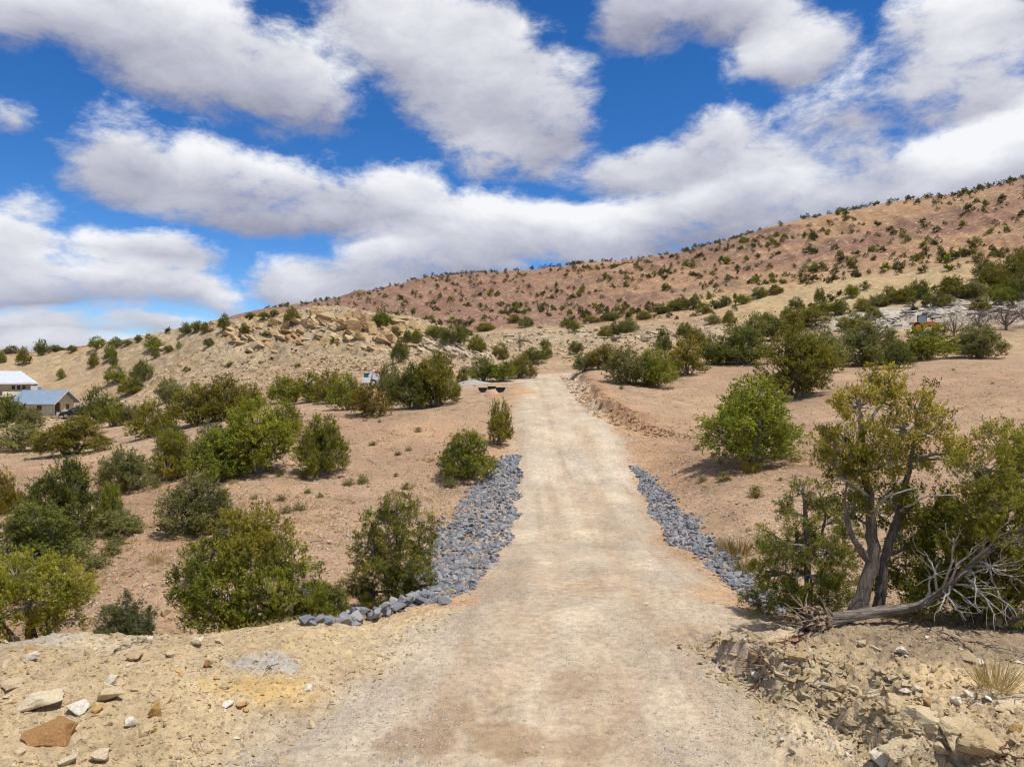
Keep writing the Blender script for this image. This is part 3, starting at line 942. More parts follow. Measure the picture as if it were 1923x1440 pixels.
GRASS = [grass_mesh(400 + i, 190, 1.0, 1.0, .020) for i in range(3)]
SAGE = [proto(410 + i, 2.0, 2.0, 5, 30, 4, 6, .5, .32, .09, 'pinyon', low=.2, twigs=.5, br=.02, core=.3) for i in range(3)]

PR = random.Random(7)
def plant(name, cat, u, v, wpx, hpx, P, mat, label, group=None, d=None, stem=M_TWIG, parts=True):
    px, py, pz = pos(u, d) if d else hit(u, v)
    s = py / F
    sc = (wpx * s / 2.0, wpx * s / 2.0, hpx * s / 2.0)
    rz = PR.random() * 6.28
    fol, stm = P
    e = put(name, None, loc=(px, py, pz - .03), rot=(0, 0, rz), scale=sc, label=label, cat=cat, group=group)
    put('foliage', fol, LM[mat], e)
    if stm is not None and parts:
        put('stem', stm, stem, e)
    return e
J = 'juniper_bush'
TABLE = [
 (J, 605, 893, 98, 112, HI[0], 'green', 'rounded bright green juniper standing alone midway up the open pink slope'),
 (J, 878, 897, 108, 84, HI[1], 'green', 'broad low green juniper crowding the top end of the wide grey riprap bank'),
 (J, 940, 836, 50, 80, MID[4], 'olive', 'slender upright thin-leaved bush on the road edge above the wide riprap bank'),
 (J, 535, 819, 68, 64, MID[1], 'green', 'small dense juniper on the slope directly uphill of the long juniper thicket'),
 (J, 478, 885, 145, 130, HI[2], 'green', 'tallest green juniper, at the uphill end of the slope thicket'),
 (J, 412, 902, 110, 95, HI[0], 'green', 'bright green juniper in the middle of the slope thicket'),
 (J, 328, 900, 84, 88, HI[1], 'olive', 'bronze-olive juniper on the house side of the slope thicket'),
 (J, 322, 842, 50, 46, MID[0], 'dark', 'small dark juniper peeking over the bronze-olive juniper in the slope thicket'),
 (J, 400, 840, 66, 46, MID[4], 'grey', 'grey twiggy juniper behind the bright green one in the slope thicket'),
 (J, 365, 1000, 128, 108, HI[3], 'grey', 'dull green juniper with bare grey twigs at the downhill end of the slope thicket'),
 (J, 236, 922, 94, 82, HI[3], 'grey', 'grey-green juniper standing alone on the slope between thicket and house'),
 (J, 122, 1010, 128, 145, HI[2], 'dark', 'tall dull green juniper rising above the dense dark junipers at the slope foot'),
 (J, 206, 992, 50, 84, HI[0], 'green', 'narrow green juniper leaning out beside the tall dull green juniper'),
 (J, 222, 1003, 82, 46, MID[4], 'grey', 'low sprawling grey twiggy juniper under the narrow green juniper'),
 (J, 70, 1075, 175, 125, HI[1], 'dark', 'dense dark green juniper at the foot of the slope below the tall dull green one'),
 (J, 6, 965, 56, 80, MID[3], 'brown', 'rusty brown juniper on the slope uphill of the dense dark juniper'),
 (J, 138, 852, 128, 70, HI[0], 'olive', 'wide olive juniper below the blue-roofed stone shed'),
 (J, 36, 848, 84, 52, MID[1], 'grey', 'low pale juniper next to the wide olive juniper below the shed'),
 (J, 14, 802, 62, 60, MID[2], 'dark', 'tall dark juniper screening the main house wall'),
 (J, 58, 806, 44, 38, MID[4], 'grey', 'scruffy grey bush between the tall dark juniper and the shed'),
 (J, 280, 821, 76, 66, MID[3], 'olive', 'rounded olive juniper downhill of the parked white car'),
 (J, 184, 796, 62, 68, MID[0], 'dark', 'dark juniper standing in front of the two parked cars'),
 (J, 214, 800, 52, 44, MID[5], 'green', 'green juniper touching the dark one in front of the parked cars'),
 (J, 246, 796, 40, 34, MID[4], 'grey', 'small grey bush beside the junipers in front of the parked cars'),
 (J, 366, 799, 94, 74, MID[1], 'olive', 'olive juniper at the house end of the large dark clump under the knoll'),
 (J, 424, 789, 96, 84, MID[2], 'olive', 'tallest bushy olive juniper in the large dark clump under the knoll'),
 (J, 472, 776, 54, 54, MID[0], 'olive', 'small olive juniper at the road end of the large dark clump under the knoll'),
 (J, 318, 756, 48, 44, MID[4], 'grey', 'grey twiggy bush at the foot of the knoll above the large dark clump'),
 (J, 243, 743, 38, 32, MID[1], 'olive', 'lowest juniper of the short row climbing the knoll behind the cars'),
 (J, 266, 718, 36, 42, MID[5], 'grey', 'uppermost juniper of the short row climbing the knoll behind the cars'),
 (J, 217, 721, 36, 33, MID[0], 'green', 'round green juniper alone on the knoll slope above the cars'),
 (J, 535, 757, 60, 50, MID[3], 'green', 'green juniper at the house end of the long hedge-like row below the knoll'),
 (J, 580, 756, 64, 56, MID[0], 'green', 'second green juniper from the house end of the long row below the knoll'),
 (J, 620, 758, 56, 60, MID[4], 'olive', 'olive juniper in the long row below the knoll, beside the green bin'),
 (J, 652, 770, 66, 64, MID[1], 'green', 'large green juniper in the long row, standing in front of the green bin'),
 (J, 692, 781, 74, 62, MID[2], 'brown', 'low bronze juniper in front of the white machine'),
 (J, 732, 760, 54, 74, MID[4], 'grey', 'grey airy juniper between the white machine and the biggest dark clump'),
 (J, 778, 767, 88, 84, HI[0], 'dark', 'dark green juniper at the near side of the biggest clump below the knoll'),
 (J, 820, 762, 96, 98, HI[2], 'olive', 'biggest olive juniper of the clump beside the grey gravel pile'),
 (J, 868, 722, 22, 32, MID[3], 'olive', 'small narrow juniper right beside the grey gravel pile'),
 (J, 752, 684, 32, 48, MID[5], 'dark', 'tree-like dark juniper on the flank of the knoll above the biggest clump'),
 (J, 717, 613, 38, 32, MID[0], 'green', 'green juniper seated high among the yellow outcrop rocks'),
 (J, 905, 716, 60, 44, MID[1], 'dark', 'dark green juniper behind the grey gravel pile'),
 (J, 940, 716, 58, 38, MID[5], 'green', 'low green juniper behind the side track at the crest'),
 (J, 980, 711, 54, 44, MID[2], 'olive', 'olive juniper where the side track leaves the road crest'),
 (J, 940, 676, 30, 30, MID[0], 'olive', 'olive juniper on the bank above the side track'),
 (J, 1000, 681, 50, 26, MID[1], 'dark', 'low dark juniper on the flat beyond the road crest'),
 (J, 1024, 672, 24, 24, MID[3], 'green', 'small green juniper at the edge of the flat beyond the road crest'),
 (J, 1024, 653, 22, 16, MID[0], 'dark', 'little dark shrub on the pale rock slope beyond the road crest'),
 (J, 1083, 664, 28, 24, MID[5], 'dark', 'round dark juniper at the top of the pale flat beyond the crest'),
 ('bare_shrub', 976, 660, 20, 34, BARE, 'sage', 'leafless grey shrub on the pale rock slope beyond the crest'),
 (J, 1096, 698, 44, 34, MID[4], 'grey', 'grey-green bush at the very top of the road cut'),
 (J, 1138, 693, 64, 46, MID[2], 'brown', 'rusty olive juniper behind the grey-tipped bush by the road cut'),
 (J, 1178, 720, 84, 64, MID[4], 'grey', 'bush with bleached grey twigs just beyond the road cut'),
 (J, 1226, 726, 84, 74, HI[3], 'green', 'bright green juniper with grey dead tops near the road cut'),
 (J, 1290, 704, 70, 66, MID[4], 'olive', 'fan-shaped olive bush beside the bright green juniper near the road cut'),
 (J, 1246, 662, 30, 44, MID[3], 'dark', 'tall narrow dark juniper behind the bushes of the road cut'),
 (J, 1340, 684, 66, 52, MID[0], 'dark', 'dark juniper at the road end of the long belt across the right-hand flat'),
 (J, 1392, 684, 108, 70, HI[1], 'dark', 'wide dark juniper in the long belt across the flat'),
 (J, 1498, 745, 138, 132, HI[2], 'olive', 'largest bronze-olive juniper, standing forward of the long belt on the flat'),
 (J, 1548, 700, 70, 84, MID[5], 'grey', 'grey-topped juniper tucked behind the largest bronze-olive juniper'),
 (J, 1625, 686, 114, 86, HI[3], 'grey', 'broad grey-green juniper with a leaning pale trunk in the long belt'),
 (J, 1682, 692, 60, 48, MID[1], 'dark', 'low dark juniper at the foot of the broad grey-green one'),
 (J, 1738, 674, 98, 61, MID[3], 'green', 'green juniper in front of the orange tractor'),
 (J, 1838, 672, 94, 66, HI[3], 'grey', 'last juniper of the belt, full of bare silver branches'),
 (J, 1510, 618, 84, 40, MID[2], 'olive', 'wide olive juniper below the yellow clay spur'),
 (J, 1420, 642, 56, 50, MID[4], 'grey', 'grey juniper behind the belt, under the yellow clay spur'),
 (J, 1455, 640, 44, 46, MID[5], 'dark', 'dark juniper beside the grey one under the yellow clay spur'),
 (J, 1600, 622, 50, 34, MID[0], 'olive', 'olive juniper at the end of the white slab rock'),
 (J, 1412, 868, 178, 158, HI[0], 'green', 'full dark green juniper alone on the flat between the narrow riprap and the belt'),
 ('bare_shrub', 1790, 632, 66, 46, BARE, 'grey', 'grey-green bare-stemmed tree beside the orange tractor'),
 ('bare_shrub', 1840, 622, 76, 46, BARE, 'russet', 'reddish leafless shrub nearest the orange tractor'),
 ('bare_shrub', 1890, 620, 80, 50, BARE, 'russet', 'second reddish leafless shrub from the orange tractor'),
 ('bare_shrub', 1935, 616, 80, 56, BARE, 'russet', 'third reddish leafless shrub from the orange tractor'),
]
for (nm, u, v, w_, h_, P, m, lab) in TABLE:
    plant(nm, 'shrub' if nm == 'bare_shrub' else 'juniper', u, v, w_, h_, P, m, lab.replace(' right-hand', ''), stem=M_BARK if nm == 'bare_shrub' else M_TWIG)
# shrubs on the pale knoll: look-alikes
KN = [(78,668,24,26),(45,686,22,28),(2,682,16,20),(22,663,24,12),(104,661,26,11),(136,661,16,12),(182,656,26,19),(218,653,22,17),(240,648,18,9),(175,689,17,26),(206,679,22,28),(213,689,14,20),
 (260,642,14,11),(279,637,10,9),(290,660,30,25),(293,672,14,16),(315,627,10,11),(316,661,16,12),(336,655,8,12),(348,629,19,19),(372,622,26,17),(386,627,16,17),(421,622,20,27),(391,652,18,16),
 (459,628,17,19),(549,610,28,28),(115,712,14,17),(743,637,20,20),(765,642,15,19),(782,645,20,24),(625,645,10,10),(500,632,12,9),(430,690,12,9),(560,690,10,8),(350,700,12,9),(255,736,22,26),(470,600,18,10),(495,598,22,10),(515,594,16,11)]
for i, (u, v, w_, h_) in enumerate(KN):
    plant('knoll_shrub', 'shrub', u, v, w_ * 1.08, h_ * 1.12, MID[i % 6] if w_ > 13 else FAR[i % 5], ('dark', 'olive', 'green', 'grey')[i % 4], ('small dark green shrub', 'small olive shrub', 'small green shrub', 'small grey-green shrub')[i % 4] + (' on the skyline of the pale knoll' if v < 665 - .06 * u + 12 else ' on the slope of the pale rocky knoll'), ('dark', 'olive', 'green', 'grey')[i % 4] + (' shrubs on the knoll skyline' if v < 665 - .06 * u + 12 else ' shrubs on the knoll slope'), parts=w_ > 13)
# scrub between the crest and the hill foot
MS = [(895,664,36,30),(850,644,50,30),(820,634,40,22),(870,636,30,20),(910,622,40,15),(987,614,30,19),(965,606,26,14),(1065,614,26,14),(1078,623,24,19),(1160,631,40,24),(1135,634,26,20),(1183,624,34,24),(1210,600,30,14),
 (1240,590,40,18),(1270,583,36,16),(1305,579,22,24),(1322,590,30,20),(1340,608,30,16),(1370,612,26,26),(1280,578,30,18),(1395,572,30,18),(1425,560,32,18),(1455,553,28,16),(1360,575,28,18),(1110,606,30,12),(1150,601,36,13),
 (1550,590,30,22),(1578,592,34,26),(1620,585,30,22),(1650,575,40,20),(1680,570,36,22),(1755,578,40,28),(1700,565,34,26),(1725,560,40,30),(1790,556,50,34),(1830,560,44,28),(1865,545,50,40),(1900,535,46,44),(1880,575,44,36),
 (1915,560,44,40),(1840,585,36,22),(1780,575,24,18),(1530,590,24,16),(1495,580,26,20),(1600,560,26,24),(1540,570,22,26),(1640,600,30,20),(1850,525,40,36),(1915,510,36,40),(1480,600,30,22),(1440,610,26,22),(1285,636,30,26),(1305,650,40,30)]
for i, (u, v, w_, h_) in enumerate(MS):
    plant('scrub_juniper', 'shrub', u, v, w_, h_ * 1.08, MID[(i * 5 + 1) % 6], ('olive', 'dark', 'green', 'dark', 'olive', 'grey')[i % 6], ('olive', 'dark green', 'green', 'dark green', 'olive', 'grey-green')[i % 6] + ' juniper scrub ' + ('around the white slab rock at the hill foot' if u > 1590 else 'under the yellow clay spur of the hill' if u > 1260 else 'on the pale broken rock slope below the red hill'), ('olive', 'dark', 'green', 'dark', 'olive', 'grey')[i % 6] + (' scrub by the slab rock' if u > 1590 else ' scrub under the clay spur' if u > 1260 else ' scrub on the broken rock slope'))

# ------------------------------------------------------------------ shrubs dotted over the big hill
rng = np.random.default_rng(11)
cand = []
N = 9000
a_ = rng.uniform(-.34, .66, N); r_ = np.sqrt(rng.uniform(135 ** 2, 425 ** 2, N))
fx, fy = r_ * np.sin(a_), r_ * np.cos(a_)
fz = land(fx, fy)
ridc = np.interp(a_, [-.45, -.3, -.15, 0, .2, .4, .6, .72], [420, 410, 390, 352, 318, 305, 290, 270])
footc = np.interp(a_, [-.3, -.1, 0, .2, .4, .6, .72], [200, 185, 172, 150, 138, 132, 132])
cl = fbm(fx / 14, fy / 14, 3, 130) * 1.3 + fbm(fx / 5, fy / 5, 2, 131)
okm = (r_ > footc) & (cl + .16 * rng.random(N) + .10 * (a_ > .5) > .02 + .10 * rng.random(N))
spots = []
grid_ = {}
for i in np.nonzero(okm)[0]:
    key = (int(fx[i] // 2.4), int(fy[i] // 2.4))
    if key in grid_:
        continue
    u = U0 + F * fx[i] / fy[i]
    tt = np.linspace(.35, .985, 160)
    if (land(fx[i] * tt, fy[i] * tt) > CAM_H + (fz[i] + 1.2 - CAM_H) * tt).any():
        continue
    grid_[key] = 1
    sz = (.72 + 1.25 * rng.random() ** 2.0) * (.95 if r_[i] < 220 else 1.0)
    spots.append((sz / r_[i], fx[i], fy[i], fz[i], sz))
spots.sort(reverse=True)
spots = spots[:1250]
rest = Acc()
fm_ = []
for f_, s_ in FAR:
    vv = np.zeros(len(f_.vertices) * 3, np.float32); f_.vertices.foreach_get('co', vv)
    tt = np.zeros(len(f_.vertices), np.float32); f_.attributes['tint'].data.foreach_get('value', tt)
    fm_.append((vv.reshape(-1, 3), tt))
for k, (q_, px, py, pz, sz) in enumerate(spots):
    if k < 300:
        mt = ('dark', 'olive', 'dark', 'green', 'dark', 'grey')[(k * 7) % 6]
        an = math.atan2(px, py)
        tq = (math.hypot(px, py) - np.interp(an, [-.3, -.1, 0, .2, .4, .6, .72], [200, 185, 172, 150, 138, 132, 132])) / (np.interp(an, [-.45, -.3, -.15, 0, .2, .4, .6, .72], [420, 410, 390, 352, 318, 305, 290, 270]) - np.interp(an, [-.3, -.1, 0, .2, .4, .6, .72], [200, 185, 172, 150, 138, 132, 132]))
        where = 'on the skyline of the red hill' if tq > .9 else 'high on the red hillside' if tq > .5 else 'on the dark gullied end of the red hill' if an > .5 else 'low on the orange hill slope above the white slab rock' if an > .28 else 'low on the red hillside beyond the knoll'
        big_ = 'large' if sz > 1.6 else 'small'
        o = put('hillside_shrub', FAR[k % 5][0], LM['far' if mt == 'dark' else mt], None, (px, py, pz - .05), (0, 0, PR.random() * 6.28), (sz / 2 * 1.12, sz / 2 * 1.12, sz / 2 * .98),
                '%s %s shrub %s' % (big_, {'dark': 'dark green', 'olive': 'olive', 'green': 'bright green', 'grey': 'grey-green'}[mt], where), 'shrub', '%s %s shrubs %s' % (big_, mt, where))
    else:
        vv, tt = fm_[k % 5]
        th = PR.random() * 6.28
        Rm = np.array([[math.cos(th), -math.sin(th), 0], [math.sin(th), math.cos(th), 0], [0, 0, 1]])
        keep = np.repeat(np.random.default_rng(k).random(len(vv) // 4) < .14, 4)
        lc = vv[keep].reshape(-1, 4, 3); lc = lc.mean(1, keepdims=True) + (lc - lc.mean(1, keepdims=True)) * 1.7
        V_ = (lc.reshape(-1, 3) * np.array([sz / 2, sz / 2, sz / 2 * .95]) * 1.12) @ Rm.T + np.array([px, py, pz - .05])
        rest.add(V_, np.arange(len(V_)).reshape(-1, 4), None, tt[keep])
if rest.n:
    put('distant_hill_scrub', rest.mesh('distant_hill_scrub'), LM['far'], label='far small scrub speckling the red hill', kind='stuff')

# ------------------------------------------------------------------ the near trees, each grown on its own
def wpt(u, v, d):
    return np.array([(u - U0) / F * d, d, CAM_H - (v - V0) / F * d])
def hero(name, cat, u, d, label, parts, stems, wood_mat, seed, twigs=.5, dead=0, tw=.005, zbase=None, dead_mat=None, pale=()):
    """parts: (child material, kind, clumps, tufts, leaves, tuft length, leaf length, leaf width, lobes in pixels with a depth offset)
    stems: (polyline in pixels with a depth offset, radii)"""
    rng = np.random.default_rng(seed)
    bx, by, bz = pos(u, d)
    if zbase is not None:
        bz = zbase
    o = np.array([bx, by, bz])
    s = d / F
    e = put(name, None, loc=(bx, by, bz), label=label, cat=cat)
    wa, ta, da = Acc(), Acc(), Acc()
    P_all = []
    limbs = []
    for si, (poly, rad, sides) in enumerate(stems):
        P = np.array([wpt(a, b, d + c_) - o for a, b, c_ in poly])
        t0 = np.linspace(0, 1, len(P)); t1 = np.linspace(0, 1, len(P) * 3)
        P = np.stack([np.interp(t1, t0, P[:, k]) for k in range(3)], 1)
        P[1:-1] = (P[:-2] + P[1:-1] * 2 + P[2:]) / 4
        P[1:-1] += rng.normal(size=(len(P) - 2, 3)) * .012
        rr = np.interp(t1, np.linspace(0, 1, len(rad)), rad)
        V_, Q_, T_ = tube(P, rr, sides, .16, .34, rng)
        P_all.append(P)
        if si in pale:
            la = Acc(); la.add(V_, Q_, T_); limbs.append(la)
        else:
            wa.add(V_, Q_, T_)
    P_all = np.vstack(P_all)
    k = 0
    for (mat, kind, clumps, tufts, lpt, tl, ll, lw, lobes) in parts:
        lob = []
        for (lu, lv, ru, rv, dd) in lobes:
            c0 = wpt(lu, lv, d + dd) - o
            lob.append((c0[0], c0[1], c0[2], ru * s, rv * s))
        fa = Acc()
        C = foliage(fa, lob, rng, clumps, tufts, lpt, tl, ll, lw, kind, core=.62, zmin=-3)
        put('foliage', fa.mesh('hero_foliage'), LM[mat], e)
        ends = []
        for l in lob:      # a limb into every lobe
            dist = np.linalg.norm(P_all - np.array(l[:3]), axis=1) + (P_all[:, 2] > l[2]) * .8
            P = curve(P_all[int(np.argmin(dist))], np.array(l[:3]), rng, wob=.14, n=7)
            V_, Q_, T_ = tube(P, np.linspace(.026, .010, 7) * (1.3 if tw > .004 else 1), 5, .1, .2, rng); ta.add(V_, Q_, T_); ends.append(P)
        ends = np.vstack(ends)
        for cpt in C[rng.random(len(C)) < twigs]:
            dist = np.linalg.norm(ends - cpt, axis=1)
            P = curve(ends[int(np.argmin(dist))], cpt, rng, wob=.16, n=4)
            V_, Q_, T_ = tube(P, np.linspace(tw * 1.9, tw * .7, 4), 3); ta.add(V_, Q_)
        for _ in range(dead):
            l = lob[rng.integers(len(lob))]
            dv = nrm(rng.normal(size=3)[None])[0]
            p0 = np.array(l[:3]); p1 = p0 + dv * np.array([l[3], l[3], l[4]]) * (1.0 + .3 * rng.random())
            P = curve(p0, p1, rng, wob=.22, n=6)
            V_, Q_, T_ = tube(P, np.linspace(tw * 2, tw * .7, 6), 3); da.add(V_, Q_)
    if wa.n:
        put('trunk', wa.mesh('trunk_mesh', True), wood_mat, e)
    for la in limbs:
        put('bare_limb', la.mesh('bare_limb_mesh', True), M_DEAD, e, label='bleached bare upper limb')
    put('branch', ta.mesh('branch_mesh', True), M_TWIG, e)
    if da.n:
        put('dead_twig', da.mesh('dead_twig_mesh', True), dead_mat or M_DEAD, e, kind='stuff')
    return e
JL = ('juniper', 9, 11, .13, .048, .020)
def jun(mat, clumps, lobes, big=1.0):
    return (mat, 'juniper', int(clumps * 1.5), 9, 14, .115 * big, .040 * big, .019 * big, lobes)
def pin(mat, clumps, lobes, big=1.0):
    return (mat, 'pinyon', int(clumps * 1.35), 7, 15, .085 * big, .062 * big, .012 * big, lobes)
hero('juniper_tree', 'juniper', 1614, 11.6, 'tall open juniper with a twisted bare trunk and yellow-green tufts on the cut bank',
     [jun('gold', 92, [(1640,735,42,32,0),(1608,765,36,32,-.2),(1668,718,32,24,.2),(1718,765,42,48,.1),(1742,815,40,52,.3),(1700,805,36,40,-.2),(1768,862,36,36,.2),(1795,850,20,24,.3),(1700,880,34,34,.2)]),
      jun('yellow', 80, [(1588,838,40,38,-.3),(1568,866,34,34,0),(1642,836,32,26,-.4),(1618,884,36,30,-.2),(1668,868,34,24,-.1),(1590,908,34,22,.1)]),
      jun('green', 66, [(1662,935,46,26,.3),(1600,965,34,34,.3),(1720,960,50,42,.4),(1690,1010,46,40,.6),(1655,1080,30,40,.5)])],
     [([(1606,1172,0),(1614,1130,0),(1638,1068,.05),(1640,1010,.1),(1634,940,.05),(1622,870,0),(1619,812,0)], (.145, .105, .092, .075, .06, .048, .036), 20),
      ([(1640,1172,.1),(1655,1110,.15),(1662,1045,.2),(1684,980,.25),(1704,900,.25),(1716,825,.2),(1724,768,.2)], (.10, .075, .06, .05, .038, .026, .012), 16),
      ([(1619,815,0),(1614,780,-.05),(1612,748,-.1)], (.05, .035, .012), 7), ([(1620,812,0),(1638,782,0),(1662,752,.05),(1674,735,.1)], (.045, .03, .022, .01), 7),
      ([(1638,1060,.05),(1600,1010,-.1),(1585,955,-.15),(1590,900,-.2)], (.05, .04, .025, .012), 6),
      ([(1660,1050,.2),(1710,1020,.3),(1760,1000,.3)], (.045, .03, .012), 6),
      ([(1630,930,0),(1600,905,-.3),(1565,900,-.5)], (.028, .02, .008), 6), ([(1636,960,0),(1680,925,-.35),(1720,915,-.5)], (.03, .02, .008), 6), ([(1690,960,.1),(1740,930,-.3),(1790,930,-.4)], (.03, .02, .008), 6)],
     M_BARK, 501, twigs=.9, dead=26, tw=.006, pale=(2, 3, 6, 7, 8))
hero('juniper_tree', 'juniper', 1850, 11.3, 'massive yellow-green juniper spreading to the ground behind the fallen log',
     [jun('yellow', 330, [(1880,845,55,45,0),(1838,880,46,46,-.2),(1912,900,60,56,-.2),(1862,950,62,54,-.3),(1905,1000,62,56,-.4),(1950,950,80,86,0),(1990,1050,90,90,0),(1850,1030,55,45,-.3),(1915,1090,60,50,-.3),(1895,1130,50,34,-.4)]),
      jun('green', 240, [(1806,965,52,44,.3),(1770,1010,50,44,.4),(1785,1066,56,50,.4),(1740,1060,44,40,.5),(1835,1105,56,42,.2),(1730,1115,46,34,.4),(1700,1060,36,40,.7),(1790,1130,50,28,.2)])],
     [([(1850,1185,0),(1846,1130,.05),(1858,1060,.1),(1880,980,.1),(1885,900,.05),(1882,850,0)], (.17, .14, .12, .09, .05, .02), 9),
      ([(1848,1180,.1),(1815,1110,.3),(1780,1050,.4),(1765,1000,.4)], (.10, .08, .05, .02), 7), ([(1856,1180,0),(1920,1110,0),(1985,1050,0)], (.10, .07, .03), 7)],
     M_BARK, 502, twigs=.5, dead=30)
hero('pinyon_pine', 'pinyon pine', 1518, 13.3, 'dark green young pinyon pine between the riprap end and the twisted juniper',
     [pin('pinyon', 300, [(1508,915,20,26,0),(1542,935,28,26,.1),(1500,965,40,28,0),(1552,985,38,30,.2),(1478,1020,52,28,-.1),(1550,1035,46,32,0),(1458,1075,46,24,0),(1520,1080,56,34,-.2),(1582,1080,40,40,.2),(1466,1125,48,26,-.2),(1535,1130,58,30,-.2),(1586,1020,34,34,.3),(1425,1130,26,20,0)])],
     [([(1518,1175,0),(1516,1110,0),(1520,1040,0),(1514,980,0),(1510,905,0)], (.085, .07, .055, .04, .012), 8), ([(1517,1060,0),(1545,1000,.1),(1552,950,.15)], (.035, .025, .01), 6)],
     M_BARK, 503, twigs=.9, tw=.006)
hero('juniper_bush', 'juniper', 462, 14.6, 'big rounded yellow-green juniper rising behind the yellow dirt mound',
     [jun('yellow', 100, [(482,985,40,28,0),(440,1000,38,28,0),(520,1012,32,32,.1),(470,1030,48,30,-.2)], 1.1),
      jun('green', 380, [(398,1045,44,36,0),(470,1062,54,38,-.3),(540,1060,40,42,0),(368,1092,42,40,0),(430,1110,58,44,-.4),(505,1115,58,50,-.4),(566,1105,44,44,0),(398,1160,58,40,-.2),(470,1170,66,42,-.3),(545,1160,56,40,-.1),(352,1135,32,38,.1)], 1.1)],
     [([(465,1225,0),(460,1150,0),(450,1080,0),(478,1000,0)], (.12, .09, .06, .02), 8), ([(470,1225,0),(510,1150,0),(535,1060,0)], (.09, .06, .02), 7), ([(460,1225,0),(410,1150,0),(385,1080,0)], (.09, .06, .02), 7)],
     M_BARK, 504, twigs=.5, dead=26)
hero('pinyon_pine', 'pinyon pine', 610, 15.4, 'low green pinyon shoot beside the big rounded juniper and the large grey stones',
     [pin('pinyon', 90, [(604,1112,34,26,0),(575,1135,30,24,0),(636,1135,28,20,0),(600,1150,44,22,0)], 1.1)],
     [([(606,1180,0),(602,1140,0),(600,1100,0)], (.04, .03, .01), 6)], M_BARK, 505, twigs=.9)
hero('pinyon_pine', 'pinyon pine', 738, 16.2, 'open branched pinyon pine with brown cones at the foot of the wide riprap bank',
     [pin('pinyon', 290, [(746,955,32,26,0),(708,985,34,28,0),(782,975,34,28,.1),(742,1000,44,32,-.2),(690,1028,34,28,0),(802,1015,24,28,.2),(742,1050,56,36,-.2),(698,1080,42,26,0),(772,1066,40,32,0),(676,1100,28,22,0),(730,1112,58,24,-.1),(790,1100,24,22,0)], 1.15)],
     [([(742,1160,0),(740,1100,0),(748,1040,0),(744,980,0),(746,940,0)], (.09, .075, .055, .035, .012), 8), ([(742,1110,0),(705,1050,0),(700,990,0)], (.045, .03, .012), 6), ([(744,1090,0),(785,1040,.1),(790,980,.1)], (.045, .03, .012), 6)],
     M_BARK, 506, twigs=.95, tw=.006)
hero('juniper_bush', 'juniper', 55, 13.2, 'feathery yellow-green juniper with bare grey lower twigs behind the dirt mound',
     [jun('yellow', 260, [(30,1085,50,40,0),(92,1092,46,38,0),(132,1115,34,36,.1),(60,1130,64,40,-.2),(122,1162,42,34,0),(8,1155,58,46,-.1),(-60,1105,80,66,0)])],
     [([(60,1235,0),(58,1170,0),(50,1110,0)], (.10, .07, .02), 7), ([(62,1230,0),(110,1160,0),(130,1110,0)], (.06, .04, .015), 6), ([(50,1230,0),(-10,1160,0),(-40,1100,0)], (.08, .05, .02), 6)],
     M_BARK, 507, twigs=.7, dead=26)
hero('pinyon_pine', 'pinyon pine', 236, 14.0, 'small dense blue-green pinyon seedling behind the dirt mound',
     [pin('blue', 130, [(236,1142,22,22,0),(216,1162,28,22,0),(256,1166,28,22,0),(236,1186,42,26,0),(230,1205,46,20,0)])],
     [([(236,1235,0),(236,1190,0),(236,1130,0)], (.04, .03, .01), 6)], M_BARK, 508, twigs=.9)

# ------------------------------------------------------------------ dead wood by the bank
rng = np.random.default_rng(61)
def stick(acc, pts, r0, r1, rng, sides=5, wob=.02, n=8):
    P = np.array(pts, float)
    t0 = np.linspace(0, 1, len(P)); t1 = np.linspace(0, 1, n)
    P = np.stack([np.interp(t1, t0, P[:, k]) for k in range(3)], 1)
    if n > 3:
        P[1:-1] = (P[:-2] + 2 * P[1:-1] + P[2:]) / 4 + rng.normal(size=(n - 2, 3)) * wob
    V_, Q_, T_ = tube(P, np.linspace(r0, r1, n), sides, .1, .2, rng)
    acc.add(V_, Q_, T_)
    return P
lg = put('fallen_juniper_log', None, loc=tuple(pos(1560, 11.0)), label='weathered uprooted juniper log lying along the bank with bleached dead branches', cat='log')
lo_ = np.array(lg.location)
a_l, a_d, a_s = Acc(), Acc(), Acc()
LP = [wpt(1512, 1172, 10.9), wpt(1565, 1160, 11.0), wpt(1650, 1148, 11.1), wpt(1725, 1138, 11.0), wpt(1775, 1105, 10.9), wpt(1820, 1062, 10.8), wpt(1870, 1028, 10.8)]
P = np.array(LP) - lo_
t1 = np.linspace(0, 1, 26); P = np.stack([np.interp(t1, np.linspace(0, 1, 7), P[:, k]) for k in range(3)], 1)
P[1:-1] = (P[:-2] + 2 * P[1:-1] + P[2:]) / 4
V_, Q_, T_ = tube(P, np.interp(t1, [0, .1, .35, .5, .8, 1], [.105, .082, .066, .046, .032, .016]), 20, .06, .34, rng); a_l.add(V_, Q_, T_)
put('trunk', a_l.mesh('log_trunk', True), bark_material('grey_log_bark', (.06, .046, .034, 1), (.34, .285, .23, 1), axis=0), lg)
